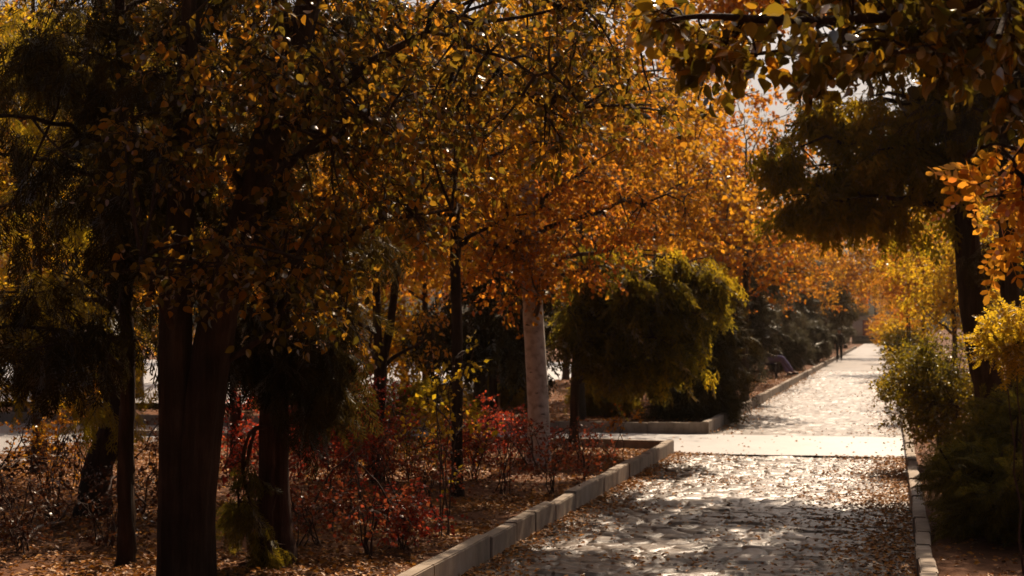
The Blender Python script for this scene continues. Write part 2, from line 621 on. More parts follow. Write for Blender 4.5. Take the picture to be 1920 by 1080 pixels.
s = mk('ground', [grid(np.array([-900, -300, -100, -40, 0, 40, 100, 300, 900.]), np.array([-200, -50, 0, 50, 120, 250, 500, 1200, 2500.]), lambda X, Y: X * 0 - .06)], M['soil'])
tag(s, None, None, kind='structure')
near = grid(np.linspace(XL, XR, 150), np.arange(8.0, Y1 + .01, .022), lambda X, Y: stones(X, Y))
back = grid(np.linspace(XL, XR, 40), np.arange(-8, 8.05, .1), lambda X, Y: stones(X, Y))
mid = grid(np.linspace(XL, XR, 60), np.arange(Y2, 70, .07), lambda X, Y: stones(X, Y, .20, .8))
far = grid(np.linspace(XL, XR, 14), np.arange(69.93, 196, .6), lambda X, Y: .006 * vnoise(X, Y, .5, 4) - .012)
s = mk('path', [near, back, mid, far], M['stone'])
pv_ = np.concatenate([near[0], back[0], mid[0], far[0]])
at_ = s.data.attributes.new('joint', 'FLOAT', 'POINT')
at_.data.foreach_set('value', stones(pv_[:, 0], pv_[:, 1], joints=True).astype(np.float32))
tag(s, None, None, kind='structure')
s = mk('cross_path', [grid(np.arange(-60, 12, .25), np.linspace(Y1, Y2, 16), lambda X, Y: .004 + .004 * vnoise(X, Y, .6, 9))], M['concrete'])
tag(s, None, None, kind='structure')
s = mk('plaza', [grid(np.linspace(-60, -11, 30), np.linspace(34, 80, 30), lambda X, Y: .09 + 0 * X)], M['concrete'])
tag(s, None, None, kind='structure')
s = mk('side_path', [grid(np.linspace(-30, -11.2, 30), np.linspace(17.0, Y1 - .03, 16), lambda X, Y: .125 + .004 * vnoise(X, Y, .6, 9))], M['concrete'])
tag(s, None, None, kind='structure')
KW = .12
for nm_, xs, ys in (('soil_bed', np.arange(-12.5, XL - KW + .001, .08), np.arange(3, Y1 - KW, .08)),
                    ('soil_bed_far', np.arange(-11, XL - KW + .001, .2), np.arange(Y2 + KW, 110, .2)),
                    ('soil_bed_right', np.arange(XR + KW, 9, .1), np.arange(3, 60, .1))):
    s = mk(nm_, [grid(xs, ys, bed_z)], M['soil'], smooth=True)
    tag(s, None, None, kind='structure')


def kerb_run(name, a, b, seed, hgt=.2, blk=.9, side=1):
    """a row of bevelled kerb blocks from a to b, each a touch out of line"""
    rng = np.random.default_rng(seed)
    a, b = np.array(a, float), np.array(b, float)
    L = np.linalg.norm(b - a)
    d = (b - a) / L
    nrm_ = np.array([-d[1], d[0]]) * side
    bm = bmesh.new()
    t = 0.0
    while t < L - .05:
        l = min(blk * rng.uniform(.8, 1.15), L - t)
        c = a + d * (t + l / 2) + nrm_ * (KW / 2 + rng.normal(0, .006))
        r = bmesh.ops.create_cube(bm, size=1)
        hz = hgt + rng.normal(0, .009)
        ang = math.atan2(d[1], d[0]) + rng.normal(0, .005)
        tl = rng.normal(0, .010)
        for v in r['verts']:
            x, y, z = v.co.x * (l - .005), v.co.y * KW, v.co.z * (hz + .1)
            z += x * tl * .5
            v.co = (c[0] + x * math.cos(ang) - y * math.sin(ang), c[1] + x * math.sin(ang) + y * math.cos(ang), z + hz / 2 - .05)
        t += l
    bmesh.ops.bevel(bm, geom=bm.edges[:], offset=.009, segments=2, affect='EDGES')
    me = bpy.data.meshes.new(name)
    bm.to_mesh(me)
    bm.free()
    me.materials.append(M['kerb'])
    o = bpy.data.objects.new(name, me)
    C.objects.link(o)
    tag(o, None, None, kind='structure')
    return o


kerb_run('kerb_left', (XL, -6), (XL, Y1 - .02), 1, side=1)
kerb_run('kerb_cross_near', (XL - KW, Y1 - .02), (-12.4, Y1 - .02), 2, side=1)
kerb_run('kerb_cross_far', (XL - KW - .2, Y2), (-26, Y2), 3, side=-1)
kerb_run('kerb_left_far', (XL, Y2 + .15), (XL, 150), 4, side=1)
kerb_run('kerb_corner', (XL, Y2 + .15), (XL - .32, Y2), 5, blk=.4, side=-1)
kerb_run('kerb_right', (XR, -6), (XR, 60), 6, side=-1, hgt=.17)


# ------------------------------------------------------------------ trees
def blob(px, py, d, rx, ry, dep, wt=1.0):
    """a lobe of foliage: centre seen at (px, py) at depth d, half-size rx, ry in photo pixels at that depth, dep metres deep"""
    k = d / F_PX
    return (P(px, py, d), np.array([rx * k, dep, ry * k]), wt * rx * ry * dep)


def stem_px(pts, d, r, n=24, base=True):
    p = [np.append(P(x, y, d)[:2], P(x, y, d)[2]) for x, y in pts]
    return spline(p, n), np.interp(np.linspace(0, 1, n), np.linspace(0, 1, len(r)), r)


def tree(name, label, cat, stems, crown_args, bark, leaf, seed, group=None, sides=14, extra=None, rough=.03, flute=.05, wood_mat=None):
    """stems: list of (points, radii); crown_args: list of dicts for crown()"""
    rng = np.random.default_rng(seed)
    base = stems[0][0][0].copy()
    base[2] = 0.0
    root = thing(name, label, cat, base, group)
    tp = []
    for p, r in stems:
        r = np.array(r)
        if p[0][2] < .6:                                  # root flare
            r = r * (1 + .45 * np.exp(-(p[:, 2] - p[0, 2]) / .25))
        tp.append(tube(p, r, sides, rough, rng, flute))
    mk('trunk', tp, bark, root, base, True)
    for ca in crown_args:
        ca = dict(ca)
        lm = ca.pop('mat', leaf)
        st = ca.pop('stems', stems)
        wd, lv = crown(rng, st, **ca)
        mk('branches', wd, wood_mat or bark, root, base, True)
        mk('crown', [lv], lm, root, base)
    return root


# the forked tree in front
sL = stem_px([(338, 1175), (332, 1000), (330, 850), (328, 600), (340, 350), (355, 100), (365, -200), (370, -500)], 11, [.155, .14, .125, .115, .095, .075, .05, .03], 30)
sR = stem_px([(358, 1175), (362, 1000), (372, 850), (408, 600), (465, 400), (520, 200), (570, 40), (610, -150), (640, -450)], 11, [.165, .155, .15, .135, .115, .105, .09, .07, .03], 32)
sB = stem_px([(500, 275), (560, 225), (620, 180), (690, 120), (800, 60)], 10.9, [.06, .05, .042, .034, .02], 14)
tree('forked_tree', 'thick dark tree forking into two stems, nearest the camera left of the path', 'tree', [sL, sR, sB],
     [dict(blobs=[blob(600, 130, 11, 200, 240, 1.5), blob(820, 170, 11.2, 240, 190, 1.4), blob(1080, 140, 11.5, 230, 170, 1.2, .9), blob(1060, 0, 11.5, 220, 90, 1.0, 1.4),
                  blob(600, 430, 10.8, 150, 190, 1.0), blob(770, 360, 11, 110, 110, .8), blob(420, 500, 10, 160, 130, .6, .9), blob(340, 230, 10.3, 150, 250, .5, .9), blob(500, 200, 10.2, 130, 220, .5, .7)],
           n_clump=350, clump_r=.33, n_tw=6, n_leaf=5, kind='broad', size=.064, n_limb=14, droop=.6, flat=.45, limb_r=.032, shell=.6),
      dict(blobs=[blob(620, -260, 11, 420, 230, 2.2), blob(900, -180, 11.5, 330, 150, 1.6), blob(300, -350, 11, 300, 200, 1.6)],
           n_clump=34, clump_r=.5, n_tw=6, n_leaf=6, kind='simple', size=.12, n_limb=9, droop=.5, flat=.5, limb_r=.05)],
     M['bark'], M['olive'], 101, sides=36, rough=.03, flute=.05)

# conifers of the near bed
s1 = stem_px([(234, 1090), (238, 1000), (236, 850), (240, 700), (236, 560), (230, 300), (225, 0), (222, -350)], 11.7, [.068, .062, .058, .056, .052, .045, .035, .015], 40)
tree('conifer_tree', 'slim dark conifer with a knobbly trunk, left of the forked tree', 'tree', [s1],
     [dict(blobs=[blob(200, 250, 11.5, 260, 270, 1.3), blob(110, 560, 11.2, 190, 170, 1.0), blob(320, 330, 11.9, 150, 220, .9), blob(60, 150, 11.2, 140, 150, 1.0, .6), blob(220, 260, 11.1, 110, 300, .3, 1.5),
                  blob(230, -180, 11.6, 260, 200, 1.3)],
           n_clump=125, clump_r=.38, n_tw=5, n_leaf=4, kind='spray', size=.26, n_limb=16, droop=.7, flat=.8, limb_r=.03, rise=-.1)],
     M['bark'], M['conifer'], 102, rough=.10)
s2 = stem_px([(172, 992), (178, 930), (186, 870), (205, 820), (214, 740), (216, 600), (215, 300), (215, -150)], 14.6, [.16, .14, .135, .12, .085, .075, .06, .02], 34)
tree('conifer_tree', 'conifer with a short crooked thick trunk, at the far left of the bed', 'tree', [s2],
     [dict(blobs=[blob(150, 700, 14.6, 170, 90, .9), blob(60, 590, 14.2, 120, 130, 1.0), blob(200, 450, 14.8, 250, 200, 1.3), blob(180, 100, 14.8, 230, 240, 1.3),
                  blob(240, 740, 14.5, 90, 60, .5, 1.5)],
           n_clump=75, clump_r=.42, n_tw=5, n_leaf=4, kind='spray', size=.28, n_limb=14, droop=.8, limb_r=.035, rise=-.15)],
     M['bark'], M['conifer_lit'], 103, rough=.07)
s3 = stem_px([(516, 1078), (515, 980), (514, 850), (515, 700), (520, 560), (522, 400), (524, 100), (526, -250)], 12, [.145, .125, .118, .112, .10, .085, .06, .02], 34)
s3b = stem_px([(514, 800), (470, 810), (455, 880), (475, 960), (490, 1020)], 11.7, [.02, .016, .013, .01, .006], 12)
tree('conifer_tree', 'conifer with stringy reddish bark and a hanging lower branch, right of the forked tree', 'tree', [s3, s3b],
     [dict(blobs=[blob(575, 680, 11.9, 65, 100, .5), blob(520, 620, 11.8, 110, 70, .6), blob(560, 450, 12, 130, 150, .9), blob(450, 700, 11.9, 60, 60, .5, .7),
                  blob(600, 730, 11.9, 40, 80, .3, 1.0)],
           n_clump=62, clump_r=.34, n_tw=5, n_leaf=5, kind='spray', size=.24, n_limb=12, droop=1.0, limb_r=.028, rise=-.2),
      dict(blobs=[blob(462, 930, 11.7, 32, 90, .2), blob(485, 1020, 11.7, 26, 22, .15, 2)], stems=[s3b],
           n_clump=10, clump_r=.14, n_tw=4, n_leaf=4, kind='spray', size=.17, n_limb=3, droop=1.1, limb_r=.012, mat=M['conifer_mid']),
      dict(blobs=[blob(540, 100, 12, 230, 220, 1.2), blob(540, -250, 12, 200, 180, 1.0)],
           n_clump=50, clump_r=.45, n_tw=5, n_leaf=4, kind='spray', size=.28, n_limb=8, droop=.7, limb_r=.03)],
     M['bark_red'], M['conifer'], 104, rough=.03, flute=.09, sides=20)

# slim forked tree and slim dark tree in the middle of the bed
s4 = stem_px([(707, 935), (708, 820), (712, 720), (714, 670)], 18, [.085, .075, .072, .07], 14)
s4a = stem_px([(714, 690), (708, 620), (706, 540), (700, 420), (690, 200), (685, -20)], 18, [.05, .05, .045, .04, .03, .015], 18)
s4b = stem_px([(714, 690), (728, 630), (738, 560), (752, 430), (775, 200), (790, 0)], 18.1, [.055, .05, .045, .04, .03, .015], 18)
tree('forked_tree', 'slim dark tree splitting into a narrow fork above the red bushes', 'tree', [s4, s4a, s4b],
     [dict(blobs=[blob(720, 380, 18, 180, 130, .7), blob(700, 150, 18, 220, 180, .8), blob(640, 560, 17.6, 90, 60, .4, .8), blob(760, 620, 18.6, 90, 60, .4, .8)],
           n_clump=190, clump_r=.36, n_tw=7, n_leaf=7, kind='simple', size=.075, n_limb=12, droop=.5, flat=.5, limb_r=.03)],
     M['bark'], M['golden'], 105)
s5 = stem_px([(858, 955), (857, 850), (858, 700), (857, 600), (854, 480), (856, 300), (860, 50), (862, -150)], 16.8, [.07, .06, .058, .056, .055, .045, .03, .015], 30)
tree('slim_tree', 'slim straight dark tree left of the pale trunk', 'tree', [s5],
     [dict(blobs=[blob(880, 300, 16.8, 190, 130, .7), blob(840, 120, 16.8, 230, 150, .8), blob(800, 450, 16.8, 120, 70, .5, .6)],
           n_clump=200, clump_r=.36, n_tw=7, n_leaf=7, kind='simple', size=.075, n_limb=12, droop=.5, flat=.5, limb_r=.03),
      dict(blobs=[blob(840, 770, 16.7, 60, 50, .3)], n_clump=8, clump_r=.25, n_tw=4, n_leaf=6, kind='simple', size=.07, n_limb=3, droop=.5, flat=.5, limb_r=.01, mat=M['yellow'])],
     M['bark'], M['golden'], 106, rough=.06)

# pale-trunked tree
s6 = stem_px([(1008, 900), (1010, 800), (1006, 700), (1000, 600), (996, 500), (990, 330), (985, 100), (980, -150)], 20.2, [.15, .142, .138, .135, .13, .11, .08, .03], 30)
tree('pale_tree', 'tree with a smooth pale trunk and golden orange crown in the bed', 'tree', [s6],
     [dict(blobs=[blob(980, 430, 20.2, 230, 110, 1.0), blob(1100, 350, 20.4, 190, 120, 1.0), blob(880, 420, 20, 150, 110, 1.0), blob(1010, 510, 20, 110, 60, .8, 1.6),
                  blob(1000, 200, 20.2, 260, 150, 1.1), blob(1240, 400, 20.6, 120, 90, 1.0, .6)],
           n_clump=300, clump_r=.40, n_tw=7, n_leaf=9, kind='simple', size=.07, n_limb=18, droop=.55, flat=.5, limb_r=.045),
      dict(blobs=[(np.array(c), np.array((1.0, 1.1, .5)), 1) for c in ((-1.9, 18.8, 6.9), (-.5, 19.6, 7.1), (-1.3, 21.4, 7.0), (.2, 22.0, 7.2), (-2.3, 22.8, 7.0), (-.8, 23.6, 7.3), (-3.0, 20.4, 6.9), (-2.7, 18.4, 7.0), (.3, 18.9, 7.1))],
           n_clump=235, clump_r=.45, n_tw=7, n_leaf=11, kind='simple', size=.11, n_limb=10, droop=.5, flat=.5, limb_r=.05)],  # high boughs mostly out of frame, added to shade the near path
     M['bark_white'], M['orange'], 107, sides=20, rough=.012, flute=.012, wood_mat=M['bark_grey'])

# two golden trees at the back of the near bed
s6b = stem_px([(445, 925), (444, 800), (440, 650), (446, 450), (440, 200), (444, -80)], 18.4, [.08, .07, .065, .055, .04, .015], 24)
tree('golden_tree', 'golden tree seen through the fork of the nearest dark tree', 'tree', [s6b],
     [dict(blobs=[blob(430, 300, 18.4, 230, 200, 1.0), blob(560, 520, 18.2, 120, 90, .7, .7), blob(330, 560, 18.4, 130, 80, .7, .8), blob(480, 60, 18.4, 240, 150, 1.0)],
           n_clump=170, clump_r=.40, n_tw=7, n_leaf=7, kind='simple', size=.08, n_limb=12, droop=.5, flat=.5, limb_r=.03)],
     M['bark'], M['golden'], 121)
s6c = stem_px([(70, 905), (72, 800), (66, 650), (70, 450), (60, 200), (64, -80)], 18.8, [.08, .07, .065, .055, .04, .015], 24)
tree('golden_tree', 'yellow orange tree at the left frame edge behind the dark conifers', 'tree', [s6c],
     [dict(blobs=[blob(60, 300, 18.8, 240, 190, 1.0), blob(90, 620, 18.6, 190, 120, .8), blob(20, 60, 18.8, 240, 150, 1.0), blob(110, 760, 18.4, 110, 50, .6, .8)],
           n_clump=170, clump_r=.40, n_tw=7, n_leaf=7, kind='simple', size=.08, n_limb=12, droop=.5, flat=.5, limb_r=.03)],
     M['bark'], M['yellow'], 122)

# dome of conifer by the crossing
s7 = stem_px([(1076, 858), (1077, 800), (1078, 740), (1080, 680), (1090, 600), (1110, 500), (1120, 400)], 22.3, [.075, .065, .062, .058, .05, .035, .012], 22)
tree('conifer_tree', 'drooping olive conifer on a thin bare trunk at the crossing corner', 'tree', [s7],
     [dict(blobs=[blob(1180, 590, 22.2, 140, 100, 1.0), blob(1085, 590, 22.2, 55, 95, .6), blob(1200, 680, 22, 95, 40, .6, 1.2), blob(1275, 550, 22.3, 75, 85, .8), blob(1150, 500, 22.3, 100, 55, .8), blob(1210, 490, 22.3, 90, 50, .7)],
           n_clump=165, clump_r=.30, n_tw=5, n_leaf=3, kind='spray_c', size=.30, n_limb=18, droop=.9, limb_r=.03, rise=-.1, shell=.45),
      dict(blobs=[blob(1290, 540, 22.4, 75, 90, .5), blob(1230, 470, 22.4, 100, 40, .5), blob(1130, 480, 22.4, 80, 45, .5), blob(1250, 660, 22, 80, 50, .5, .8)],
           n_clump=42, clump_r=.32, n_tw=4, n_leaf=3, kind='spray_c', size=.30, n_limb=8, droop=1.0, limb_r=.025, rise=-.1, mat=M['conifer_lit'])],  # lighter foliage colour on right and top paints the sunlit side
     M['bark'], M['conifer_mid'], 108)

s8 = stem_px([(925, 790), (924, 700), (922, 600), (920, 480), (918, 350)], 29, [.08, .07, .06, .04, .015], 16)
tree('conifer_tree', 'dark drooping conifer beyond the crossing, behind the pale trunk', 'tree', [s8],
     [dict(blobs=[blob(880, 620, 29, 100, 100, 1.2), blob(960, 620, 29, 90, 100, 1.2), blob(920, 520, 29, 90, 90, 1.0)],
           n_clump=75, clump_r=.42, n_tw=5, n_leaf=3, kind='spray_c', size=.34, n_limb=12, droop=.9, limb_r=.03, rise=-.1)],
     M['bark'], M['conifer'], 109)
s9 = stem_px([(1300, 795), (1300, 700), (1302, 600), (1305, 480)], 31, [.09, .08, .06, .015], 14)
tree('cypress', 'broad dark cypress at the far corner of the crossing', 'tree', [s9],
     [dict(blobs=[blob(1300, 720, 31, 75, 75, .9), blob(1310, 640, 31, 75, 80, .9), blob(1315, 570, 31, 60, 70, .7)],
           n_clump=200, clump_r=.4, n_tw=6, n_leaf=5, kind='spray_b', size=.34, n_limb=10, droop=.1, limb_r=.03, out=.7)],
     M['bark'], M['conifer'], 110)

# big conifer on the right
sA = stem_px([(1885, 905), (1868, 800), (1850, 700), (1830, 600), (1818, 500), (1812, 420), (1800, 250), (1790, 50), (1785, -200)], 19, [.21, .19, .18, .165, .155, .14, .11, .08, .03], 32)
tree('conifer_tree', 'big dark conifer leaning over the right edge of the path', 'tree', [sA],
     [dict(blobs=[blob(1650, 270, 19, 190, 95, .7), blob(1500, 310, 19, 80, 85, .6, 1.1), blob(1800, 270, 19, 150, 120, .7), blob(1840, 110, 19, 170, 110, .8, 1.2), blob(1600, 190, 19, 110, 50, .6, 1.0),
                  blob(1560, 380, 18.8, 90, 40, .4, 1.4), blob(1750, 390, 19, 120, 30, .5), blob(1640, 350, 19, 120, 60, .5, 1.1)],
           n_clump=210, clump_r=.30, n_tw=5, n_leaf=3, kind='spray_c', size=.30, n_limb=22, droop=.9, limb_r=.05, rise=-.1),
      dict(blobs=[blob(1790, -60, 19, 170, 100, .9)], n_clump=28, clump_r=.45, n_tw=6, n_leaf=4, kind='spray_c', size=.36, n_limb=6, droop=.7, limb_r=.04)],
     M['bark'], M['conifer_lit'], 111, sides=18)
sB2 = stem_px([(1925, 930), (1915, 800), (1903, 650), (1892, 520), (1885, 350), (1880, 100)], 17.4, [.14, .12, .11, .10, .08, .03], 22)
tree('slim_tree', 'dark tree at the right frame edge, beside the big leaning conifer', 'tree', [sB2],
     [dict(blobs=[blob(1930, 440, 17.4, 120, 70, 1.0), blob(2030, 250, 17.4, 220, 180, 1.5), blob(1960, 0, 17.4, 220, 150, 1.5)],
           n_clump=130, clump_r=.45, n_tw=6, n_leaf=5, kind='spray', size=.28, n_limb=10, droop=.7, limb_r=.04)],
     M['bark'], M['conifer'], 112)

# overhanging boughs from two trees that stand just right of the frame
sN = spline([GP(2330, 5.6), P(2310, 800, 5.6), P(2280, 400, 5.5), P(2250, 100, 5.4), P(2200, -200, 5.3), P(2150, -500, 5.2)], 24)
nl = [P(2270, 150, 5.45), P(2080, 60, 5.0), P(1900, 65, 4.7), P(1740, 90, 4.5), P(1600, 105, 4.4)]
nl2 = [P(2240, 40, 5.4), P(2000, -20, 5.0), P(1760, 20, 4.8), P(1520, 40, 4.7), P(1330, 30, 4.6), P(1230, 40, 4.6)]
nl3 = [P(1900, 65, 4.7), P(1700, 60, 4.8), P(1500, 90, 4.9), P(1380, 100, 5.0), P(1290, 60, 5.0)]
stn = [(sN, np.linspace(.12, .04, 24)), (spline(nl, 16), np.linspace(.03, .005, 16)), (spline(nl2, 18), np.linspace(.03, .004, 18)), (spline(nl3, 16), np.linspace(.012, .003, 16))]
tree('broadleaf_tree', 'near broadleaf tree whose leafy boughs hang across the top right corner', 'tree', stn,
     [dict(blobs=[blob(1780, 70, 4.7, 150, 70, .4), blob(1560, 90, 4.6, 130, 60, .35), blob(1360, 80, 4.8, 110, 70, .35), blob(1880, 170, 4.7, 70, 60, .3), blob(1250, 10, 4.8, 60, 50, .3, .7),
                  blob(1700, -60, 4.9, 300, 60, .5)],
           n_clump=140, clump_r=.14, n_tw=4, n_leaf=5, kind='broad', size=.055, n_limb=10, droop=.6, flat=.3, limb_r=.008, shell=.7, tw_r=.0016, jit=.012, stems=stn[1:]),
      dict(blobs=[blob(2200, -300, 5.4, 350, 250, 1.2)], n_clump=60, clump_r=.4, n_tw=6, n_leaf=8, kind='simple', size=.08, n_limb=6, droop=.5, flat=.5, limb_r=.03, stems=stn[:1])],
     M['bark'], M['bough'], 113)
sO = spline([GP(2420, 6.2), P(2400, 700, 6.2), P(2370, 350, 6.1), P(2330, 100, 6.0), P(2300, -150, 6.0)], 20)
ol = [P(2370, 380, 6.1), P(2150, 320, 5.4), P(1990, 300, 5.0), P(1870, 270, 4.8)]
ol2 = [P(2150, 320, 5.4), P(2040, 350, 5.0), P(1940, 360, 4.9), P(1850, 370, 4.8)]
sto = [(sO, np.linspace(.10, .05, 20)), (spline(ol, 14), np.linspace(.025, .004, 14)), (spline(ol2, 14), np.linspace(.014, .003, 14))]
tree('locust_tree', 'orange locust bough of feathery leaves at the right frame edge', 'tree', sto,
     [dict(blobs=[blob(1880, 270, 4.9, 70, 45, .3), blob(1900, 380, 4.9, 60, 40, .25), blob(1960, 320, 5.0, 80, 110, .4)],
           n_clump=26, clump_r=.10, n_tw=2, n_leaf=2, kind='compound', size=.19, n_limb=5, droop=.5, out=-1.2, flat=.7, limb_r=.006, tw_r=.0015, jit=.01, stems=sto[1:]),
      dict(blobs=[blob(2350, 50, 6, 250, 250, 1.0)], n_clump=40, clump_r=.35, n_tw=5, n_leaf=5, kind='compound', size=.22, n_limb=6, droop=.5, limb_r=.03, stems=sto[:1])],
     M['bark'], M['orange'], 114)


# ------------------------------------------------------------------ trees further off: one of each kind, then copies
def std_tree(name, label, h, cr, leaf, bark, seed, kind='simple', size=.12, n=170, ntw=7, nl=9, r0=.10, z0=.28, droop=.5, group=None, clump=.6, shape=1.0):
    st = [(spline([(0, 0, 0), (.05, .03, h * .3), (-.06, .05, h * .55), (.10, .06, h * .78)], 20), np.linspace(r0, .02, 20))]
    bl = [((0, 0, h * .62), np.array([cr, cr, h * (.62 - z0) * .95]), 3.0), ((cr * .35, .3, h * .5), np.array([cr * .8, cr * .8, h * .2]), 1.0), ((-cr * .4, -.3, h * .48), np.array([cr * .8, cr * .8, h * .2]), 1.0)]
    bl = [(np.array(a), b, c) for a, b, c in bl]
    return tree(name, label, 'tree', st, [dict(blobs=bl, n_clump=n, clump_r=clump, n_tw=ntw, n_leaf=nl, kind=kind, size=size, n_limb=14, droop=droop, flat=.5, limb_r=r0 * .5, shell=.55, zlow=h * z0 * .6)], bark, leaf, seed, group)


GB = 'autumn trees beyond the crossing'
GR = 'autumn trees along the right of the path'
kinds = {}
kinds['gold'] = std_tree('autumn_tree', 'golden tree', 9.5, 2.6, M['golden'], M['bark_grey'], 201, group=GB, size=.12, n=150)
kinds['orange'] = std_tree('autumn_tree', 'orange tree', 8.5, 2.4, M['orange'], M['bark_grey'], 202, group=GB, size=.12, n=145)
kinds['yellow'] = std_tree('autumn_tree', 'yellow tree', 7.5, 2.2, M['yellow'], M['bark_grey'], 203, group=GB, size=.115, n=135)
kinds['grey'] = std_tree('grey_conifer', 'grey tree', 5.5, 1.2, M['conifer_grey'], M['bark'], 204, kind='spray_b', size=.42, n=120, ntw=6, nl=5, z0=.2, droop=.6, group='grey green conifers along the left of the path')
kinds['dark'] = std_tree('dark_conifer', 'dark tree', 7.0, 1.5, M['conifer'], M['bark'], 205, kind='spray_b', size=.46, n=150, ntw=6, nl=5, z0=.15, droop=.6, group='dark conifers at the far end')
used = set()
rngB = np.random.default_rng(77)


def put(kind, px, d, s, label, group=None, sz=None):
    loc = GP(px, d)
    rz = rngB.uniform(0, 6.28)
    if kind in used:
        return dup(kinds[kind], loc, rz, s, label, group, sz)
    used.add(kind)
    k = kinds[kind]
    k.location = loc
    k.rotation_euler = (0, 0, rz)
    k.scale = (s, s, sz or s)
    k['label'] = label
    if group:
        k['group'] = group
    return k


# left of the path beyond the crossing
put('orange', 1395, 36, .95, 'orange tree just past the dark cypress, arching over the path')
put('gold', 1180, 33, .95, 'golden tree behind the drooping olive conifer')
put('yellow', 1010, 36, .95, 'yellow tree behind the pale trunk beyond the crossing')
put('orange', 800, 34, .9, 'orange tree beyond the crossing behind the slim straight trunk')
put('gold', 640, 32, .9, 'golden tree beyond the crossing behind the slim fork')
put('grey', 1372, 40, .85, 'grey green conifer just beyond the broad cypress')
put('grey', 1425, 66, 1.15, 'grey green conifer behind the seated person')
put('grey', 1400, 54, .75, 'small grey green conifer shading the seated person')
put('grey', 1480, 84, 1.2, 'grey green conifer between the seated and the walking person')
put('grey', 1505, 120, 1.9, 'tall hazy grey green conifer left of the walking person')
put('dark', 1540, 150, 1.5, 'hazy dark conifer behind and above the walking person')
put('dark', 1556, 112, 1.0, 'dark conifer behind the walking person')
put('orange', 1455, 62, .95, 'orange tree rising behind the seated person')
put('gold', 1500, 88, .95, 'golden tree further along the left of the path')
put('rust' if 'rust' in kinds else 'orange', 1540, 128, 1.1, 'orange tree near the far end of the path')
put('gold', 1400, 52, 1.0, 'tall golden tree reaching over the path behind the seated person')
put('orange', 1265, 40, 1.3, 'tall orange tree behind the pale trunk, left of the bright sky gap')
put('gold', 1085, 30.5, 1.2, 'tall golden tree high behind the pale trunk')
put('yellow', 900, 31, 1.35, 'tall yellow tree behind the slim straight trunk')
LB = {'yellow': 'pale yellow tree in the thicket at the back left', 'orange': 'orange tree in the thicket at the back left', 'gold': 'golden tree in the thicket at the back left'}
GL = 'autumn trees at the back left'
for px, d, kd, s_ in ((480, 36, 'yellow', 1.35), (330, 34, 'orange', 1.2), (180, 33, 'gold', 1.15), (40, 31, 'orange', 1.2), (-90, 33, 'gold', 1.15), (110, 38, 'yellow', 1.5), (260, 40, 'gold', 1.25),
                      (560, 47, 'yellow', 1.05), (720, 50, 'yellow', 1.0), (250, 46, 'gold', 1.1), (400, 52, 'orange', 1.1), (90, 48, 'yellow', 1.1), (880, 52, 'gold', 1.1), (1060, 52, 'orange', 1.1),
                      (1240, 50, 'gold', 1.05), (650, 80, 'gold', 1.3), (820, 84, 'orange', 1.3), (470, 84, 'gold', 1.3), (300, 82, 'orange', 1.3), (120, 84, 'gold', 1.3), (-40, 82, 'orange', 1.3),
                      (980, 84, 'yellow', 1.3), (1140, 84, 'gold', 1.3), (1300, 86, 'orange', 1.3), (1400, 110, 'gold', 1.4)):
    put(kd, px, d, s_, LB[kd] if d < 60 else LB[kd].replace('thicket', 'distant row'), GL)
# right of the path
put('yellow', 1790, 38, .8, 'yellow tree on a thin trunk right of the path', GR)
put('orange', 1730, 58, .85, 'orange tree right of the path behind the thin yellow one', GR)
put('gold', 1850, 46, .95, 'golden tree behind the leaning conifer', GR)
put('gold', 1706, 66, 1.05, 'golden tree arching over the far path from the right', GR)
put('gold', 1697, 100, 1.35, 'tall golden tree over the right of the far path', GR)
put('orange', 1552, 100, 1.3, 'tall orange tree over the left of the far path')
put('gold', 1712, 84, .8, 'golden tree further off on the right of the path', GR)
put('orange', 1698, 122, .9, 'farthest orange tree on the right of the path', GR)
put('dark', 1960, 44, 1.0, 'dark conifer behind the right frame edge', GR)
put('gold', 1640, 205, 1.4, 'golden tree closing the far end of the path', GR)
put('dark', 1590, 215, 1.5, 'dark conifer closing the far end of the path')


# unseen trees behind the eye, added to block sky fill on the path
for k, (x, y, kd) in enumerate(((-5.6, -4, 'gold'), (3.6, -6, 'orange'), (-8.5, -9, 'yellow'), (-4.5, -12, 'orange'), (4.2, -13, 'gold'), (-11, -1, 'gold'), (6.5, -1.5, 'yellow'))):
    dup(kinds[kd], (x, y, 0), rngB.uniform(0, 6.28), 1.1, 'unseen autumn tree behind the viewer, added to block sky fill', 'unseen autumn trees added behind the viewer')


# ------------------------------------------------------------------ shrubs
def shrub(name, label, loc, h, r, leaf, seed, kind='simple', size=.045, n=26, ntw=5, nl=7, n_stem=7, group=None, clump=.16, stem_r=.007, low=.35, droop=.1, cat='shrub', flat=.4, tilt=(0, 0)):
    rng = np.random.default_rng(seed)
    root = thing(name, label, cat, loc, group)
    loc = np.asarray(loc, float)
    st, tp = [], []
    for k in range(n_stem):
        a = rng.uniform(0, 6.28)
        rr = r * rng.uniform(.2, .8)
        top = np.array([rr * math.cos(a) + tilt[0], rr * math.sin(a) + tilt[1], h * rng.uniform(.7, 1)])
        p = bez(np.array([rng.normal(0, .05), rng.normal(0, .05), .02]), np.array([top[0] * .3, top[1] * .3, h * .55]), top, 9) + rng.normal(0, .012, (9, 3))
        st.append((p, np.linspace(stem_r, stem_r * .4, 9)))
        tp.append(tube(p, st[-1][1], 5))
    zc = h * (low + 1) / 2
    bl = [(np.array([tilt[0] * .8, tilt[1] * .8, zc]), np.array([r, r, h * (1 - low) / 2]), 1)]
    wd, lv = crown(rng, st, bl, n, clump, ntw, nl, kind, size, n_limb=4, zlow=h * low * .5, droop=droop, flat=flat, limb_r=stem_r, tw_r=.0025, jit=.015)
    mk('stems', tp + wd, M['stem'], root, (0, 0, 0))
    mk('foliage', [lv], leaf, root, (0, 0, 0))
    return root


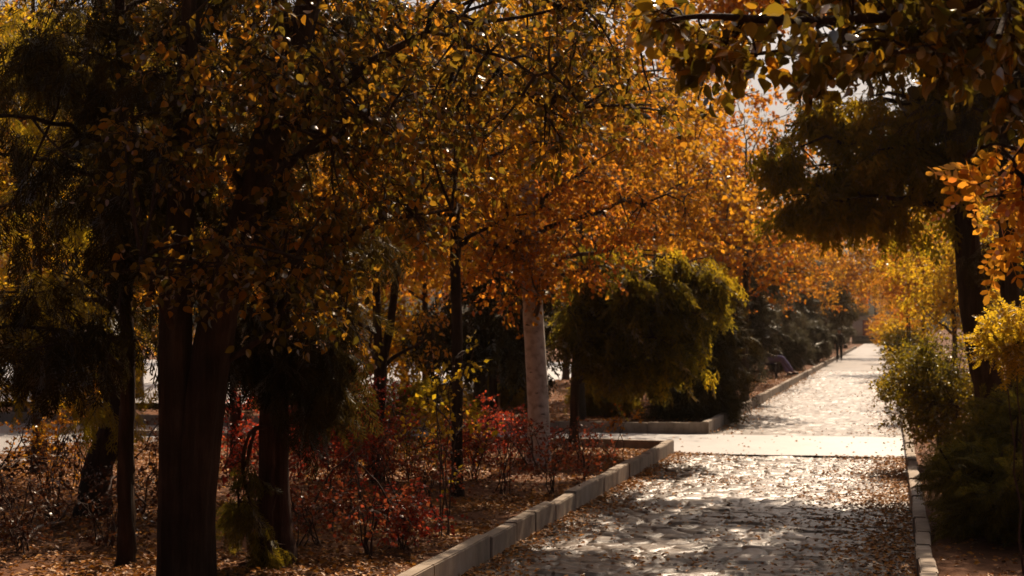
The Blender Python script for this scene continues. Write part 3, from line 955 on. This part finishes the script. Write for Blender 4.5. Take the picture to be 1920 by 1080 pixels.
def sh(px, py, **k):
    """stands where the soil meets pixel (px, py)"""
    d = (HC - .08) * F_PX / (py - 615)
    return dict(loc=GP(px, d, .07), **k)


GS = 'rose bushes in the bed'
rows = [  # px, base y, height, radius, mat, label
    (630, 960, 1.05, .5, 'red', 'bright red rose bush right of the stringy barked trunk'),
    (660, 905, 1.2, .6, 'red', 'tall red rose bush behind the slim fork'),
    (560, 905, .95, .45, 'red', 'red rose bush behind the stringy barked trunk'),
    (690, 1045, .75, .38, 'brownred', 'dark brown rose bush with crimson leaves in front of the slim fork'),
    (755, 1035, .5, .3, 'red', 'low crimson rose bush close to the kerb'),
    (890, 905, .62, .36, 'red', 'low rose bush with scarlet tips right of the slim straight trunk'),
    (945, 925, .75, .4, 'brownred', 'brown rose bush left of the foot of the pale trunk'),
    (1035, 925, .7, .4, 'brownred', 'brown rose bush in front of the pale trunk'),
    (1095, 900, .6, .36, 'brownred', 'brown rose bush right of the pale trunk near the kerb'),
    (905, 862, .75, .4, 'red', 'red rose bush against the crossing left of the pale trunk'),
    (40, 1040, .7, .42, 'brownred', 'bare brown bush in the bottom left corner'),
    (95, 990, .8, .42, 'brownred', 'brown bush left of the crooked trunk'),
    (440, 900, 1.1, .4, 'red', 'red rose bush between the forked tree and the stringy trunk'),
    (770, 900, .85, .42, 'shrub_yellow', 'olive bush between the two slim trunks'),
    (300, 985, .7, .4, 'brownred', 'brown bush half hidden behind the forked tree'),
    (800, 955, .6, .34, 'brownred', 'brown rose bush left of the yellow sapling'),
    (350, 905, .9, .45, 'brownred', 'russet bush behind the forked tree'),
    (700, 900, .8, .4, 'orange', 'orange leaved bush behind the foot of the slim fork'),
    (850, 890, .7, .4, 'orange', 'orange brown bush right behind the slim straight trunk'),
    (980, 870, .65, .36, 'red', 'red rose bush just left of the pale trunk near the crossing'),
    (480, 960, .7, .36, 'red', 'scarlet rose bush left of the stringy barked trunk'),
    (730, 960, .8, .4, 'brownred', 'russet rose bush right of the slim fork, mid bed'),
    (610, 875, 1.0, .5, 'orange', 'orange bush farthest back behind the stringy trunk'),
    (200, 1030, .5, .34, 'brownred', 'low brown bush between the two leftmost trunks'),
    (150, 915, .9, .4, 'orange', 'orange bush behind the crooked trunk, at the back of the near bed'),
    (95, 935, .9, .4, 'orange', 'orange bush at the left edge in front of the bright side path'),
    (580, 1030, .5, .3, 'brownred', 'low brown bush at the bottom edge right of the stringy barked trunk'),
]
for i, (px, py, h, r, mt, lab) in enumerate(rows):
    shrub('rose_bush', lab, **sh(px, py), h=h * 1.18, r=r * 1.2, leaf=M['dry' if px < 420 and mt == 'brownred' else mt], seed=300 + i, n=int((20 + 50 * r) * (2.0 if i < 3 else .5 if px < 420 else .5 if mt == 'brownred' else .9)), nl=7, size=.04, clump=.2, low=.14, group=GS)
shrub('sapling', 'thin yellow leaved sapling standing in front of the slim straight trunk', **sh(832, 1010), h=1.75, r=.36, leaf=M['yellow'], seed=330, kind='simple', size=.055, n=13, ntw=4, nl=4, n_stem=4, low=.3, cat='sapling', clump=.22)
shrub('sapling', 'tiny orange sapling at the corner by the crossing', **sh(1165, 862), h=.8, r=.22, leaf=M['orange'], seed=331, size=.06, n=8, ntw=3, nl=4, n_stem=2, low=.5, cat='sapling')
# right-hand bushes
d0 = 21.0
shrub('bush', 'round yellow green bush leaning over the right edge of the crossing', loc=GP(1762, 20.6, .05), h=1.78, r=.74, leaf=M['shrub_yellow'], seed=340, size=.05, n=210, ntw=6, nl=12, n_stem=12, low=.12, clump=.26, cat='bush', stem_r=.012)
shrub('bush', 'yellow green bush right of the path past the crossing', loc=GP(1722, 31, .05), h=1.6, r=.62, leaf=M['shrub_yellow'], seed=341, size=.055, n=100, ntw=6, nl=10, n_stem=10, low=.1, clump=.28, cat='bush', stem_r=.012)
shrub('bush', 'far yellow bush right of the path near its end', loc=GP(1700, 55, .05), h=1.9, r=.9, leaf=M['shrub_yellow'], seed=342, size=.08, n=110, ntw=6, nl=9, n_stem=8, low=.1, clump=.4, cat='bush', stem_r=.012)
shrub('bush', 'bright yellow feathery bush at the right frame edge', loc=GP(1925, 11.5, .05), h=2.0, r=.34, leaf=M['yellow'], seed=343, kind='compound', size=.14, n=60, ntw=4, nl=4, n_stem=6, low=.78, clump=.16, cat='bush', stem_r=.01, droop=.2)
# spreading juniper
rngJ = np.random.default_rng(350)
jb = GP(1888, 13.8, .05)
jr = thing('juniper', 'dark spreading juniper covering the right kerb', 'shrub', jb)
jst = []
for k in range(14):
    a = rngJ.uniform(0, 6.28)
    tip = np.array([math.cos(a) * rngJ.uniform(.4, .85), math.sin(a) * rngJ.uniform(.5, 1.4), rngJ.uniform(.4, 1.1)])
    p = bez(np.array([0, 0, .02]), tip * (.5, .5, .3), tip, 9)
    jst.append((p, np.linspace(.03, .008, 9)))
wd, lv = crown(rngJ, jst, [(np.array([-.05, .2, .5]), np.array([.52, 1.5, .42]), 3), (np.array([.1, .6, .95]), np.array([.5, .9, .30]), 1.5), (np.array([.5, .2, .4]), np.array([.8, 1.2, .38]), 2)],
               260, .24, 6, 5, 'spray', .19, n_limb=12, zlow=.12, droop=.0, out=.8, limb_r=.02, shell=.5, tw_r=.003)
mk('stems', [tube(p, r, 6) for p, r in jst] + wd, M['bark'], jr)
mk('foliage', [lv], M['conifer_mid'], jr)
# beyond the crossing, left
for px, d, h, r, lab in ((950, 33, 1.15, .75, 'round olive shrub beyond the far kerb left of the pale trunk'), (800, 30, .75, .7, 'low olive shrub beyond the far kerb behind the slim trunk'), (1130, 32, .8, .5, 'small olive shrub beyond the far kerb under the conifer')):
    shrub('round_shrub', lab, loc=GP(px, d, .08), h=h, r=r, leaf=M['conifer_lit'], seed=360 + px, kind='spray_b', size=.24, n=90, ntw=5, nl=5, n_stem=8, low=.05, clump=.25, cat='shrub', group='clipped shrubs beyond the far kerb')
shrub('yellow_bush', 'yellow bush behind the stringy barked trunk beyond the crossing', loc=GP(610, 30, .08), h=1.9, r=1.0, leaf=M['golden'], seed=371, size=.09, n=90, ntw=6, nl=8, n_stem=8, low=.1, clump=.36, cat='bush')
shrub('yellow_bush', 'orange bush behind the crooked trunk beyond the crossing', loc=GP(120, 27.5, .08), h=2.2, r=1.1, leaf=M['golden'], seed=372, size=.09, n=90, ntw=6, nl=8, n_stem=8, low=.1, clump=.36, cat='bush')

shrub('yellow_bush', 'bright yellow bush behind the slim fork beyond the crossing', loc=GP(705, 29.5, .08), h=2.5, r=.9, leaf=M['yellow'], seed=373, size=.085, n=80, ntw=6, nl=8, n_stem=8, low=.25, clump=.34, cat='bush')
shrub('yellow_bush', 'golden bush between the slim fork and the slim straight trunk, beyond the crossing', loc=GP(785, 33, .08), h=2.2, r=.8, leaf=M['golden'], seed=374, size=.085, n=70, ntw=6, nl=8, n_stem=8, low=.3, clump=.34, cat='bush')
for px, d, h, r, mt, lab in ((1693, 72, 2.7, 1.2, 'yellow', 'tall yellow bush on the right of the far path'), (1668, 108, 3.0, 1.3, 'golden', 'golden bush beside the far path, right of the kiosk'), (1655, 160, 3.4, 1.6, 'orange', 'orange bush half hiding the kiosk'),
                         (1512, 78, 2.2, 1.0, 'conifer_grey', 'grey green bush between the seated and the walking person'), (1543, 112, 2.6, 1.3, 'conifer_grey', 'grey bush just left of the walking person'), (1572, 150, 3.2, 1.5, 'conifer_grey', 'grey bush at the far end left of the kiosk'),
                         (1470, 66, 1.7, .8, 'conifer_grey', 'grey green bush behind the seated person')):
    dk = mt.startswith('conifer')
    shrub('bush', lab, loc=GP(px, d, .05), h=h, r=r, leaf=M[mt], seed=380 + px, kind='spray_b' if dk else 'simple', size=.4 if dk else .11, n=100, ntw=6, nl=5 if dk else 8, n_stem=8, low=.08, clump=.42, cat='bush', stem_r=.015)
# slim far trunks
p = spline([(0, 0, 0), (.02, 0, 1.2), (-.02, .02, 2.6), (0, 0, 4.2)], 12)
o = mk('young_tree', [tube(p, np.linspace(.10, .05, 12), 10)], M['bark_white'], None, (0, 0, 0), True)
o.location = GP(757, 37)
tag(o, 'pale bare trunk standing in the yellow thicket', 'tree')
o = mk('wooden_post', [tube(spline([(0, 0, 0), (.01, 0, .7), (.02, .01, 1.35)], 6), [.05, .048, .046, .046, .045, .03], 8)], plain('post_wood', (.28, .12, .06)), None, (0, 0, 0), True)
o.location = GP(933, 31, .05)
tag(o, 'short orange brown post beyond the far kerb', 'post')

# ------------------------------------------------------------------ fallen leaves
rngL = np.random.default_rng(5)


def litter(n, x0, x1, y0, y1, zf, dens=None, size=.05):
    X, Y = rngL.uniform(x0, x1, n), rngL.uniform(y0, y1, n)
    if dens is not None:
        keep = rngL.uniform(0, 1, n) < dens(X, Y)
        X, Y = X[keep], Y[keep]
    pos = np.stack([X, Y, zf(X, Y) + rngL.uniform(.004, .022, len(X))], -1)
    n = len(pos)
    a = rngL.uniform(0, 6.28, n)
    ax = np.stack([np.cos(a), np.sin(a), rngL.normal(0, .22, n)], -1)
    nm = norm(np.stack([rngL.normal(0, .35, n), rngL.normal(0, .35, n), np.ones(n)], -1))
    T, TQ = TPL['simple']
    return place(T * (1, 1, 2.2), TQ, pos, ax, nm, size * rngL.uniform(.5, 1.3, n))


def drift(X, Y):
    e = np.minimum(X - XL, XR - X)
    patch = np.clip(vnoise(X, Y, .7, 31) + .15, 0, 1)
    return np.clip(1.6 * np.exp(-np.minimum(X - XL, (XR - X) * .62) / .17) + .45 * patch * np.exp(-np.abs(e - .3) / .35) + .015 + .16 * patch ** 1.5, 0, 1)


flat0 = lambda X, Y: X * 0 + .002
o = mk('fallen_leaves', [litter(44000, XL, XR, 9, Y1, flat0, drift, .045), litter(11000, XL, XR, Y2, 70, flat0, drift, .055), litter(500, -8, XR, Y1, Y2, flat0, lambda X, Y: .3 + 0 * X)], M['litter'])
tag(o, 'brown and orange leaves fallen on the paving', 'fallen leaves', kind='stuff')
o = mk('leaf_litter', [litter(110000, -12, XL - KW, 8, Y1 - .2, bed_z, lambda X, Y: np.clip(.6 + .7 * vnoise(X, Y, 1.1, 41), .12, 1)), litter(9000, XR + KW, 5, 9, 40, bed_z),
                       litter(14000, -11, XL - KW, Y2 + .2, 70, bed_z, None, .07)], M['litter'])
tag(o, 'brown and orange leaf litter covering the soil of the beds', 'leaf litter', kind='stuff')

# small things on the soil
o = mk('fallen_branch', [tube(spline([P(48, 1024, 12.9) * (1, 1, 0) + (0, 0, .12), P(75, 1000, 13.4) * (1, 1, 0) + (0, 0, .17), P(120, 985, 13.9) * (1, 1, 0) + (0, 0, .15)], 8), np.linspace(.017, .008, 8), 6)],
       plain('bleached_wood', (.42, .36, .29)))
tag(o, 'pale bare stick lying on the leaves left of the crooked trunk', 'stick')


# ------------------------------------------------------------------ people
def skin(name, joints, edges, mat, parent, root, sub=2):
    """joints: name -> ((x,y,z), radius); one continuous skinned surface, baked to a mesh"""
    names = list(joints)
    me = bpy.data.meshes.new(name)
    me.from_pydata([joints[k][0] for k in names], [(names.index(a), names.index(b)) for a, b in edges], [])
    ob = bpy.data.objects.new(name, me)
    C.objects.link(ob)
    md = ob.modifiers.new("skin", 'SKIN')
    sv = me.skin_vertices[0].data
    for i, k in enumerate(names):
        r = joints[k][1]
        sv[i].radius = r if isinstance(r, tuple) else (r, r)
        sv[i].use_root = k in root
    md.use_smooth_shade = True
    ss = ob.modifiers.new("sub", 'SUBSURF')
    ss.levels = ss.render_levels = sub
    dg = bpy.context.evaluated_depsgraph_get()
    m2 = bpy.data.meshes.new_from_object(ob.evaluated_get(dg))
    ob.modifiers.clear()
    ob.data = m2
    m2.name = name
    m2.materials.clear()
    m2.materials.append(mat)
    ob.parent = parent
    return ob


M['skin'] = plain('skin', (.36, .21, .14), .6)
M['dark_cloth'] = plain('dark_cloth', (.018, .015, .016), .9, .2)
M['denim_dark'] = plain('dark_trousers', (.022, .026, .036), .9, .2)
M['violet_cloth'] = plain('violet_grey_trousers', (.20, .165, .29), .9, .2)
M['hair'] = plain('dark_hair', (.012, .009, .008), .7, .3)
M['shoe'] = plain('black_leather', (.012, .011, .011), .5, .4)
M['bag'] = plain('dark_bag', (.02, .013, .012), .6, .4)
M['metal'] = plain('dark_metal', (.02, .018, .017), .5, .5)


def hand(j, e, wrist, tip_dir, side, pre):
    """five fingers on a palm, thumb from its side"""
    w_, d, s_ = np.array(wrist), norm(np.array(tip_dir, float)), norm(np.array(side, float))
    j[pre + 'palm'] = (tuple(w_ + d * .07), (.038, .018))
    e.append((pre + 'wrist', pre + 'palm'))
    for k, (o_, L) in enumerate(((-.027, .07), (-.009, .08), (.009, .074), (.026, .058))):
        a = w_ + d * .10 + s_ * o_
        b = a + d * L * .5 + np.array([0, 0, -.004])
        c = b + d * L * .45 + np.cross(d, s_) * .018
        for nme, q in (('a', a), ('b', b), ('c', c)):
            j[f'{pre}f{k}{nme}'] = (tuple(q), .009)
        e += [(pre + 'palm', f'{pre}f{k}a'), (f'{pre}f{k}a', f'{pre}f{k}b'), (f'{pre}f{k}b', f'{pre}f{k}c')]
    a = w_ + d * .035 - s_ * .042
    b = a + d * .045 - s_ * .02
    j[pre + 'ta'] = (tuple(a), .011)
    j[pre + 'tb'] = (tuple(b), .009)
    e += [(pre + 'wrist', pre + 'ta'), (pre + 'ta', pre + 'tb')]


def head_bits(root, c, fwd, hairmat):
    """hair cap, ears, eyes and nose on a head centred at c looking along fwd"""
    c, fwd = np.array(c), norm(np.array(fwd, float))
    s_ = np.cross(fwd, (0, 0, 1))
    bm = bmesh.new()
    bmesh.ops.create_uvsphere(bm, u_segments=16, v_segments=10, radius=1)
    cut = [v for v in bm.verts if v.co.z < -.25 or (v.co.y > .55 and v.co.z < .45)]
    bmesh.ops.delete(bm, geom=cut, context='VERTS')
    for v in bm.verts:
        q = c + s_ * v.co.x * .083 + fwd * (v.co.y * .103 - .006) + np.array([0, 0, v.co.z * .125 + .018])
        v.co = q
    m_ = bpy.data.meshes.new('hair'); bm.to_mesh(m_); bm.free()
    m_.materials.append(hairmat)
    h_ = bpy.data.objects.new('hair', m_); C.objects.link(h_); h_.parent = root
    for sx in (-1, 1):
        bm = bmesh.new()
        bmesh.ops.create_uvsphere(bm, u_segments=8, v_segments=6, radius=.011)
        m_ = bpy.data.meshes.new('eye'); bm.to_mesh(m_); bm.free()
        m_.materials.append(M['hair'])
        e_ = bpy.data.objects.new('eye', m_); C.objects.link(e_); e_.parent = root
        e_.location = c + fwd * .09 + s_ * sx * .032 + np.array([0, 0, .005])


def head_joints(j, e, neck, c, fwd):
    c, fwd = np.array(c), norm(np.array(fwd, float))
    s_ = np.cross(fwd, (0, 0, 1))
    up = np.array([0, 0, 1.0])
    j['skull'] = (tuple(c + up * .05 - fwd * .01), (.082, .095))
    j['jaw'] = (tuple(c - up * .05 + fwd * .015), (.062, .070))
    j['chin'] = (tuple(c - up * .09 + fwd * .055), .03)
    j['nose'] = (tuple(c + fwd * .115 - up * .012), .013)
    for n_, sx in (('ear_a', 1), ('ear_b', -1)):
        j[n_] = (tuple(c + s_ * sx * .088 - fwd * .01), (.012, .022))
        e.append(('skull', n_))
    e += [(neck, 'jaw'), ('jaw', 'skull'), ('jaw', 'chin'), ('skull', 'nose')]


# walking person, coming towards the camera (-Y) along the left kerb
wp = thing('person', 'person in dark clothes walking along the left kerb with a dark shoulder bag', 'person', (-2.86, 88.9, 0))
j = {'pelvis': ((0, 0, .93), (.15, .11)), 'waist': ((0, 0, 1.10), (.135, .10)), 'chest': ((0, .01, 1.32), (.165, .115)), 'collar': ((0, .01, 1.43), (.09, .07)), 'neck': ((0, 0, 1.49), .052)}
e = [('pelvis', 'waist'), ('waist', 'chest'), ('chest', 'collar'), ('collar', 'neck')]
legs = {-1: ((.02, .49, -.06), (.05, .09)), 1: ((-.12, .50, .0), (.16, .11))}
for sx, n_, ky, fy, fz in ((-1, 'a', -.10, -.14, .09), (1, 'b', -.02, .20, .14)):
    j[n_ + 'hip'] = ((sx * .09, 0, .88), .088)
    j[n_ + 'knee'] = ((sx * .10, ky, .50), .058)
    j[n_ + 'ankle'] = ((sx * .10, fy, fz), .040)
    j[n_ + 'toe'] = ((sx * .115, fy - .15, fz - .05), (.038, .026))
    e += [('pelvis', n_ + 'hip'), (n_ + 'hip', n_ + 'knee'), (n_ + 'knee', n_ + 'ankle'), (n_ + 'ankle', n_ + 'toe')]
for sx, n_, wy in ((-1, 'l', .10), (1, 'r', -.10)):
    j[n_ + 'sh'] = ((sx * .185, .01, 1.39), .058)
    j[n_ + 'el'] = ((sx * .215, wy * .4 + .03, 1.12), .042)
    j[n_ + 'wrist'] = ((sx * .215, wy - .04, .88), .027)
    e += [('collar', n_ + 'sh'), (n_ + 'sh', n_ + 'el'), (n_ + 'el', n_ + 'wrist')]
    hand(j, e, j[n_ + 'wrist'][0], (0, -.1 + wy, -1), (0, sx * 1.0, 0), n_)
head_joints(j, e, 'neck', (0, -.01, 1.61), (0, -1, 0))
skin('body', j, e, M['skin'], wp, ('pelvis',))
jk = {k: (j[k][0], tuple(np.array(j[k][1]) + .022) if isinstance(j[k][1], tuple) else j[k][1] + .02) for k in ('pelvis', 'waist', 'chest', 'collar', 'lsh', 'lel', 'rsh', 'rel')}
jk['lcuff'] = (tuple(np.array(j['lwrist'][0]) + (0, 0, .04)), .04)
jk['rcuff'] = (tuple(np.array(j['rwrist'][0]) + (0, 0, .04)), .04)
jk['hem'] = ((0, 0, .80), (.17, .13))
skin('coat', jk, [('hem', 'pelvis'), ('pelvis', 'waist'), ('waist', 'chest'), ('chest', 'collar'), ('collar', 'lsh'), ('lsh', 'lel'), ('lel', 'lcuff'), ('collar', 'rsh'), ('rsh', 'rel'), ('rel', 'rcuff')], M['dark_cloth'], wp, ('pelvis',))
tr = {'pelvis': ((0, 0, .93), (.155, .12))}
et = []
for n_ in 'ab':
    for k, r in (('hip', .102), ('knee', .076), ('ankle', .062)):
        tr[n_ + k] = (j[n_ + k][0], r)
    et += [('pelvis', n_ + 'hip'), (n_ + 'hip', n_ + 'knee'), (n_ + 'knee', n_ + 'ankle')]
skin('trousers', tr, et, M['denim_dark'], wp, ('pelvis',))
for n_ in 'ab':
    a_, t_ = np.array(j[n_ + 'ankle'][0]), np.array(j[n_ + 'toe'][0])
    skin('shoe', {'h': (tuple(a_ + (0, .03, -.045)), .046), 'm': (tuple((a_ + t_) / 2 + (0, 0, -.018)), (.048, .038)), 't': (tuple(t_ + (0, -.02, 0)), (.044, .030))}, [('h', 'm'), ('m', 't')], M['shoe'], wp, ('h',))
head_bits(wp, (0, -.01, 1.62), (0, -1, 0), M['hair'])
wp.scale = (1.07,) * 3
bg_ = thing('shoulder_bag', 'dark bag hanging at the side of the walking person', 'bag', (-2.86, 88.9, 0))
skin('bag_body', {'a': ((.33, -.02, .98), (.05, .10)), 'b': ((.335, -.02, .86), (.07, .15)), 'c': ((.335, -.02, .72), (.06, .15))}, [('a', 'b'), ('b', 'c')], M['bag'], bg_, ('a',))
mk('strap', [tube(spline([(.33, -.10, 1.0), (.26, -.11, 1.25), (.20, -.02, 1.475), (.27, .08, 1.25), (.33, .06, 1.0)], 16), .012, 6)], M['bag'], bg_)

# seated person, facing the path (+X), on a metal chair in the far bed
PZ = .10
sp = thing('person', 'person in violet grey trousers sitting with legs stretched towards the path', 'person', (-4.35, 56.0, PZ))
j = {'pelvis': ((0, 0, .56), (.14, .13)), 'waist': ((-.08, 0, .72), (.125, .12)), 'chest': ((-.17, 0, .93), (.13, .165)), 'collar': ((-.20, 0, 1.05), (.075, .09)), 'neck': ((-.20, 0, 1.11), .052)}
e = [('pelvis', 'waist'), ('waist', 'chest'), ('chest', 'collar'), ('collar', 'neck')]
for sy, n_, kx, kz, ax_, az in ((-1, 'a', .46, .66, .80, .13), (1, 'b', .44, .60, .62, .10)):
    j[n_ + 'hip'] = ((.05, sy * .10, .56), .09)
    j[n_ + 'knee'] = ((kx, sy * .12, kz), .062)
    j[n_ + 'ankle'] = ((ax_, sy * .12, az + .06), .042)
    j[n_ + 'toe'] = ((ax_ + .16, sy * .13, az + .03), (.036, .028))
    e += [('pelvis', n_ + 'hip'), (n_ + 'hip', n_ + 'knee'), (n_ + 'knee', n_ + 'ankle'), (n_ + 'ankle', n_ + 'toe')]
for sy, n_ in ((-1, 'l'), (1, 'r')):
    j[n_ + 'sh'] = ((-.19, sy * .19, 1.0), .058)
    j[n_ + 'el'] = ((-.06, sy * .25, .76), .042)
    j[n_ + 'wrist'] = ((.16, sy * .13, .70), .027)
    e += [('collar', n_ + 'sh'), (n_ + 'sh', n_ + 'el'), (n_ + 'el', n_ + 'wrist')]
    hand(j, e, j[n_ + 'wrist'][0], (1, -sy * .5, -.15), (0, -sy, 0), n_)
head_joints(j, e, 'neck', (-.18, 0, 1.23), (1, 0, -.1))
skin('body', j, e, M['skin'], sp, ('pelvis',))
jk = {k: (j[k][0], tuple(np.array(j[k][1]) + .022) if isinstance(j[k][1], tuple) else j[k][1] + .02) for k in ('pelvis', 'waist', 'chest', 'collar', 'lsh', 'lel', 'rsh', 'rel')}
jk['lcuff'] = (tuple(np.array(j['lwrist'][0]) + (-.03, 0, 0)), .04)
jk['rcuff'] = (tuple(np.array(j['rwrist'][0]) + (-.03, 0, 0)), .04)
skin('jacket', jk, [('pelvis', 'waist'), ('waist', 'chest'), ('chest', 'collar'), ('collar', 'lsh'), ('lsh', 'lel'), ('lel', 'lcuff'), ('collar', 'rsh'), ('rsh', 'rel'), ('rel', 'rcuff')], M['dark_cloth'], sp, ('pelvis',))
tr = {'pelvis': ((0.02, 0, .56), (.145, .14))}
et = []
for n_ in 'ab':
    for k, r in (('hip', .112), ('knee', .086), ('ankle', .066)):
        tr[n_ + k] = (j[n_ + k][0], r)
    et += [('pelvis', n_ + 'hip'), (n_ + 'hip', n_ + 'knee'), (n_ + 'knee', n_ + 'ankle')]
skin('trousers', tr, et, M['violet_cloth'], sp, ('pelvis',))
for n_ in 'ab':
    a_, t_ = np.array(j[n_ + 'ankle'][0]), np.array(j[n_ + 'toe'][0])
    skin('shoe', {'h': (tuple(a_ + (-.03, 0, -.05)), .048), 'm': (tuple((a_ + t_) / 2 + (0, 0, -.022)), (.048, .042)), 't': (tuple(t_ + (.02, 0, 0)), (.036, .042))}, [('h', 'm'), ('m', 't')], M['shoe'], sp, ('h',))
head_bits(sp, (-.18, 0, 1.24), (1, 0, -.1), M['hair'])
sp.scale = (1.15,) * 3
ch = thing('metal_chair', 'dark metal chair under the seated person', 'chair', (-4.35, 56.0, PZ))


def boxes(lst):
    parts = []
    for (x0, x1, y0, y1, z0, z1) in lst:
        v = [(x, y, z) for x in (x0, x1) for y in (y0, y1) for z in (z0, z1)]
        parts.append((v, [(0, 1, 3, 2), (4, 6, 7, 5), (0, 4, 5, 1), (2, 3, 7, 6), (0, 2, 6, 4), (1, 5, 7, 3)]))
    return parts


mk('seat', boxes([(-.24 + k * .09, -.17 + k * .09, -.27, .27, .425, .45) for k in range(6)] + [(-.25, .30, -.25, -.22, .395, .424), (-.25, .30, .22, .25, .395, .424)]), M['metal'], ch)
mk('backrest', boxes([(-.34, -.315, -.27, .27, .60 + k * .11, .68 + k * .11) for k in range(3)]) + [tube([(-.26, s_ * .24, .40), (-.35, s_ * .24, .95)], .018, 6) for s_ in (-1, 1)], M['metal'], ch)
for sx in (-.21, .26):
    for sy in (-.24, .24):
        mk('leg', [tube([(sx * .95, sy, .424), (sx * 1.12, sy * 1.03, -.03)], .022, 6)], M['metal'], ch)

ch.scale = (1.15,) * 3

# ------------------------------------------------------------------ kiosk at the far end
kc = GP(1622, 190)
kr = thing('kiosk', 'small beige kiosk with a red panel and dark base closing the path', 'kiosk', (kc[0], kc[1], 0))
mk('wall', boxes([(-1.5, 1.9, 0, 3, .9, 3.2)]), plain('beige_render', (.46, .40, .34)), kr)
mk('base', boxes([(-1.6, 2.0, -.15, 3.1, -.05, .9)]), plain('dark_plinth', (.03, .026, .03)), kr)
mk('roof', boxes([(-1.8, 2.2, -.4, 3.4, 3.2, 3.38)]), plain('roof_sheet', (.22, .19, .17)), kr)
mk('panel', boxes([(-.30, .45, -.05, -.005, 1.0, 2.9)]), plain('red_paint', (.30, .025, .03), .4), kr)

# ------------------------------------------------------------------ the air
hz = mk('haze', boxes([(-70, 40, -15, 240, -1.06, 19)]), None)
tag(hz, None, None, kind='stuff')
m, n, out_ = new_mat('haze')
pv = n.nodes.new("ShaderNodeVolumePrincipled")
pv.inputs["Color"].default_value = (1.0, .80, .58, 1)
pv.inputs["Density"].default_value = .00018
pv.inputs["Anisotropy"].default_value = .6
n.links.new(pv.outputs[0], out_.inputs["Volume"])
hz.data.materials.append(m)
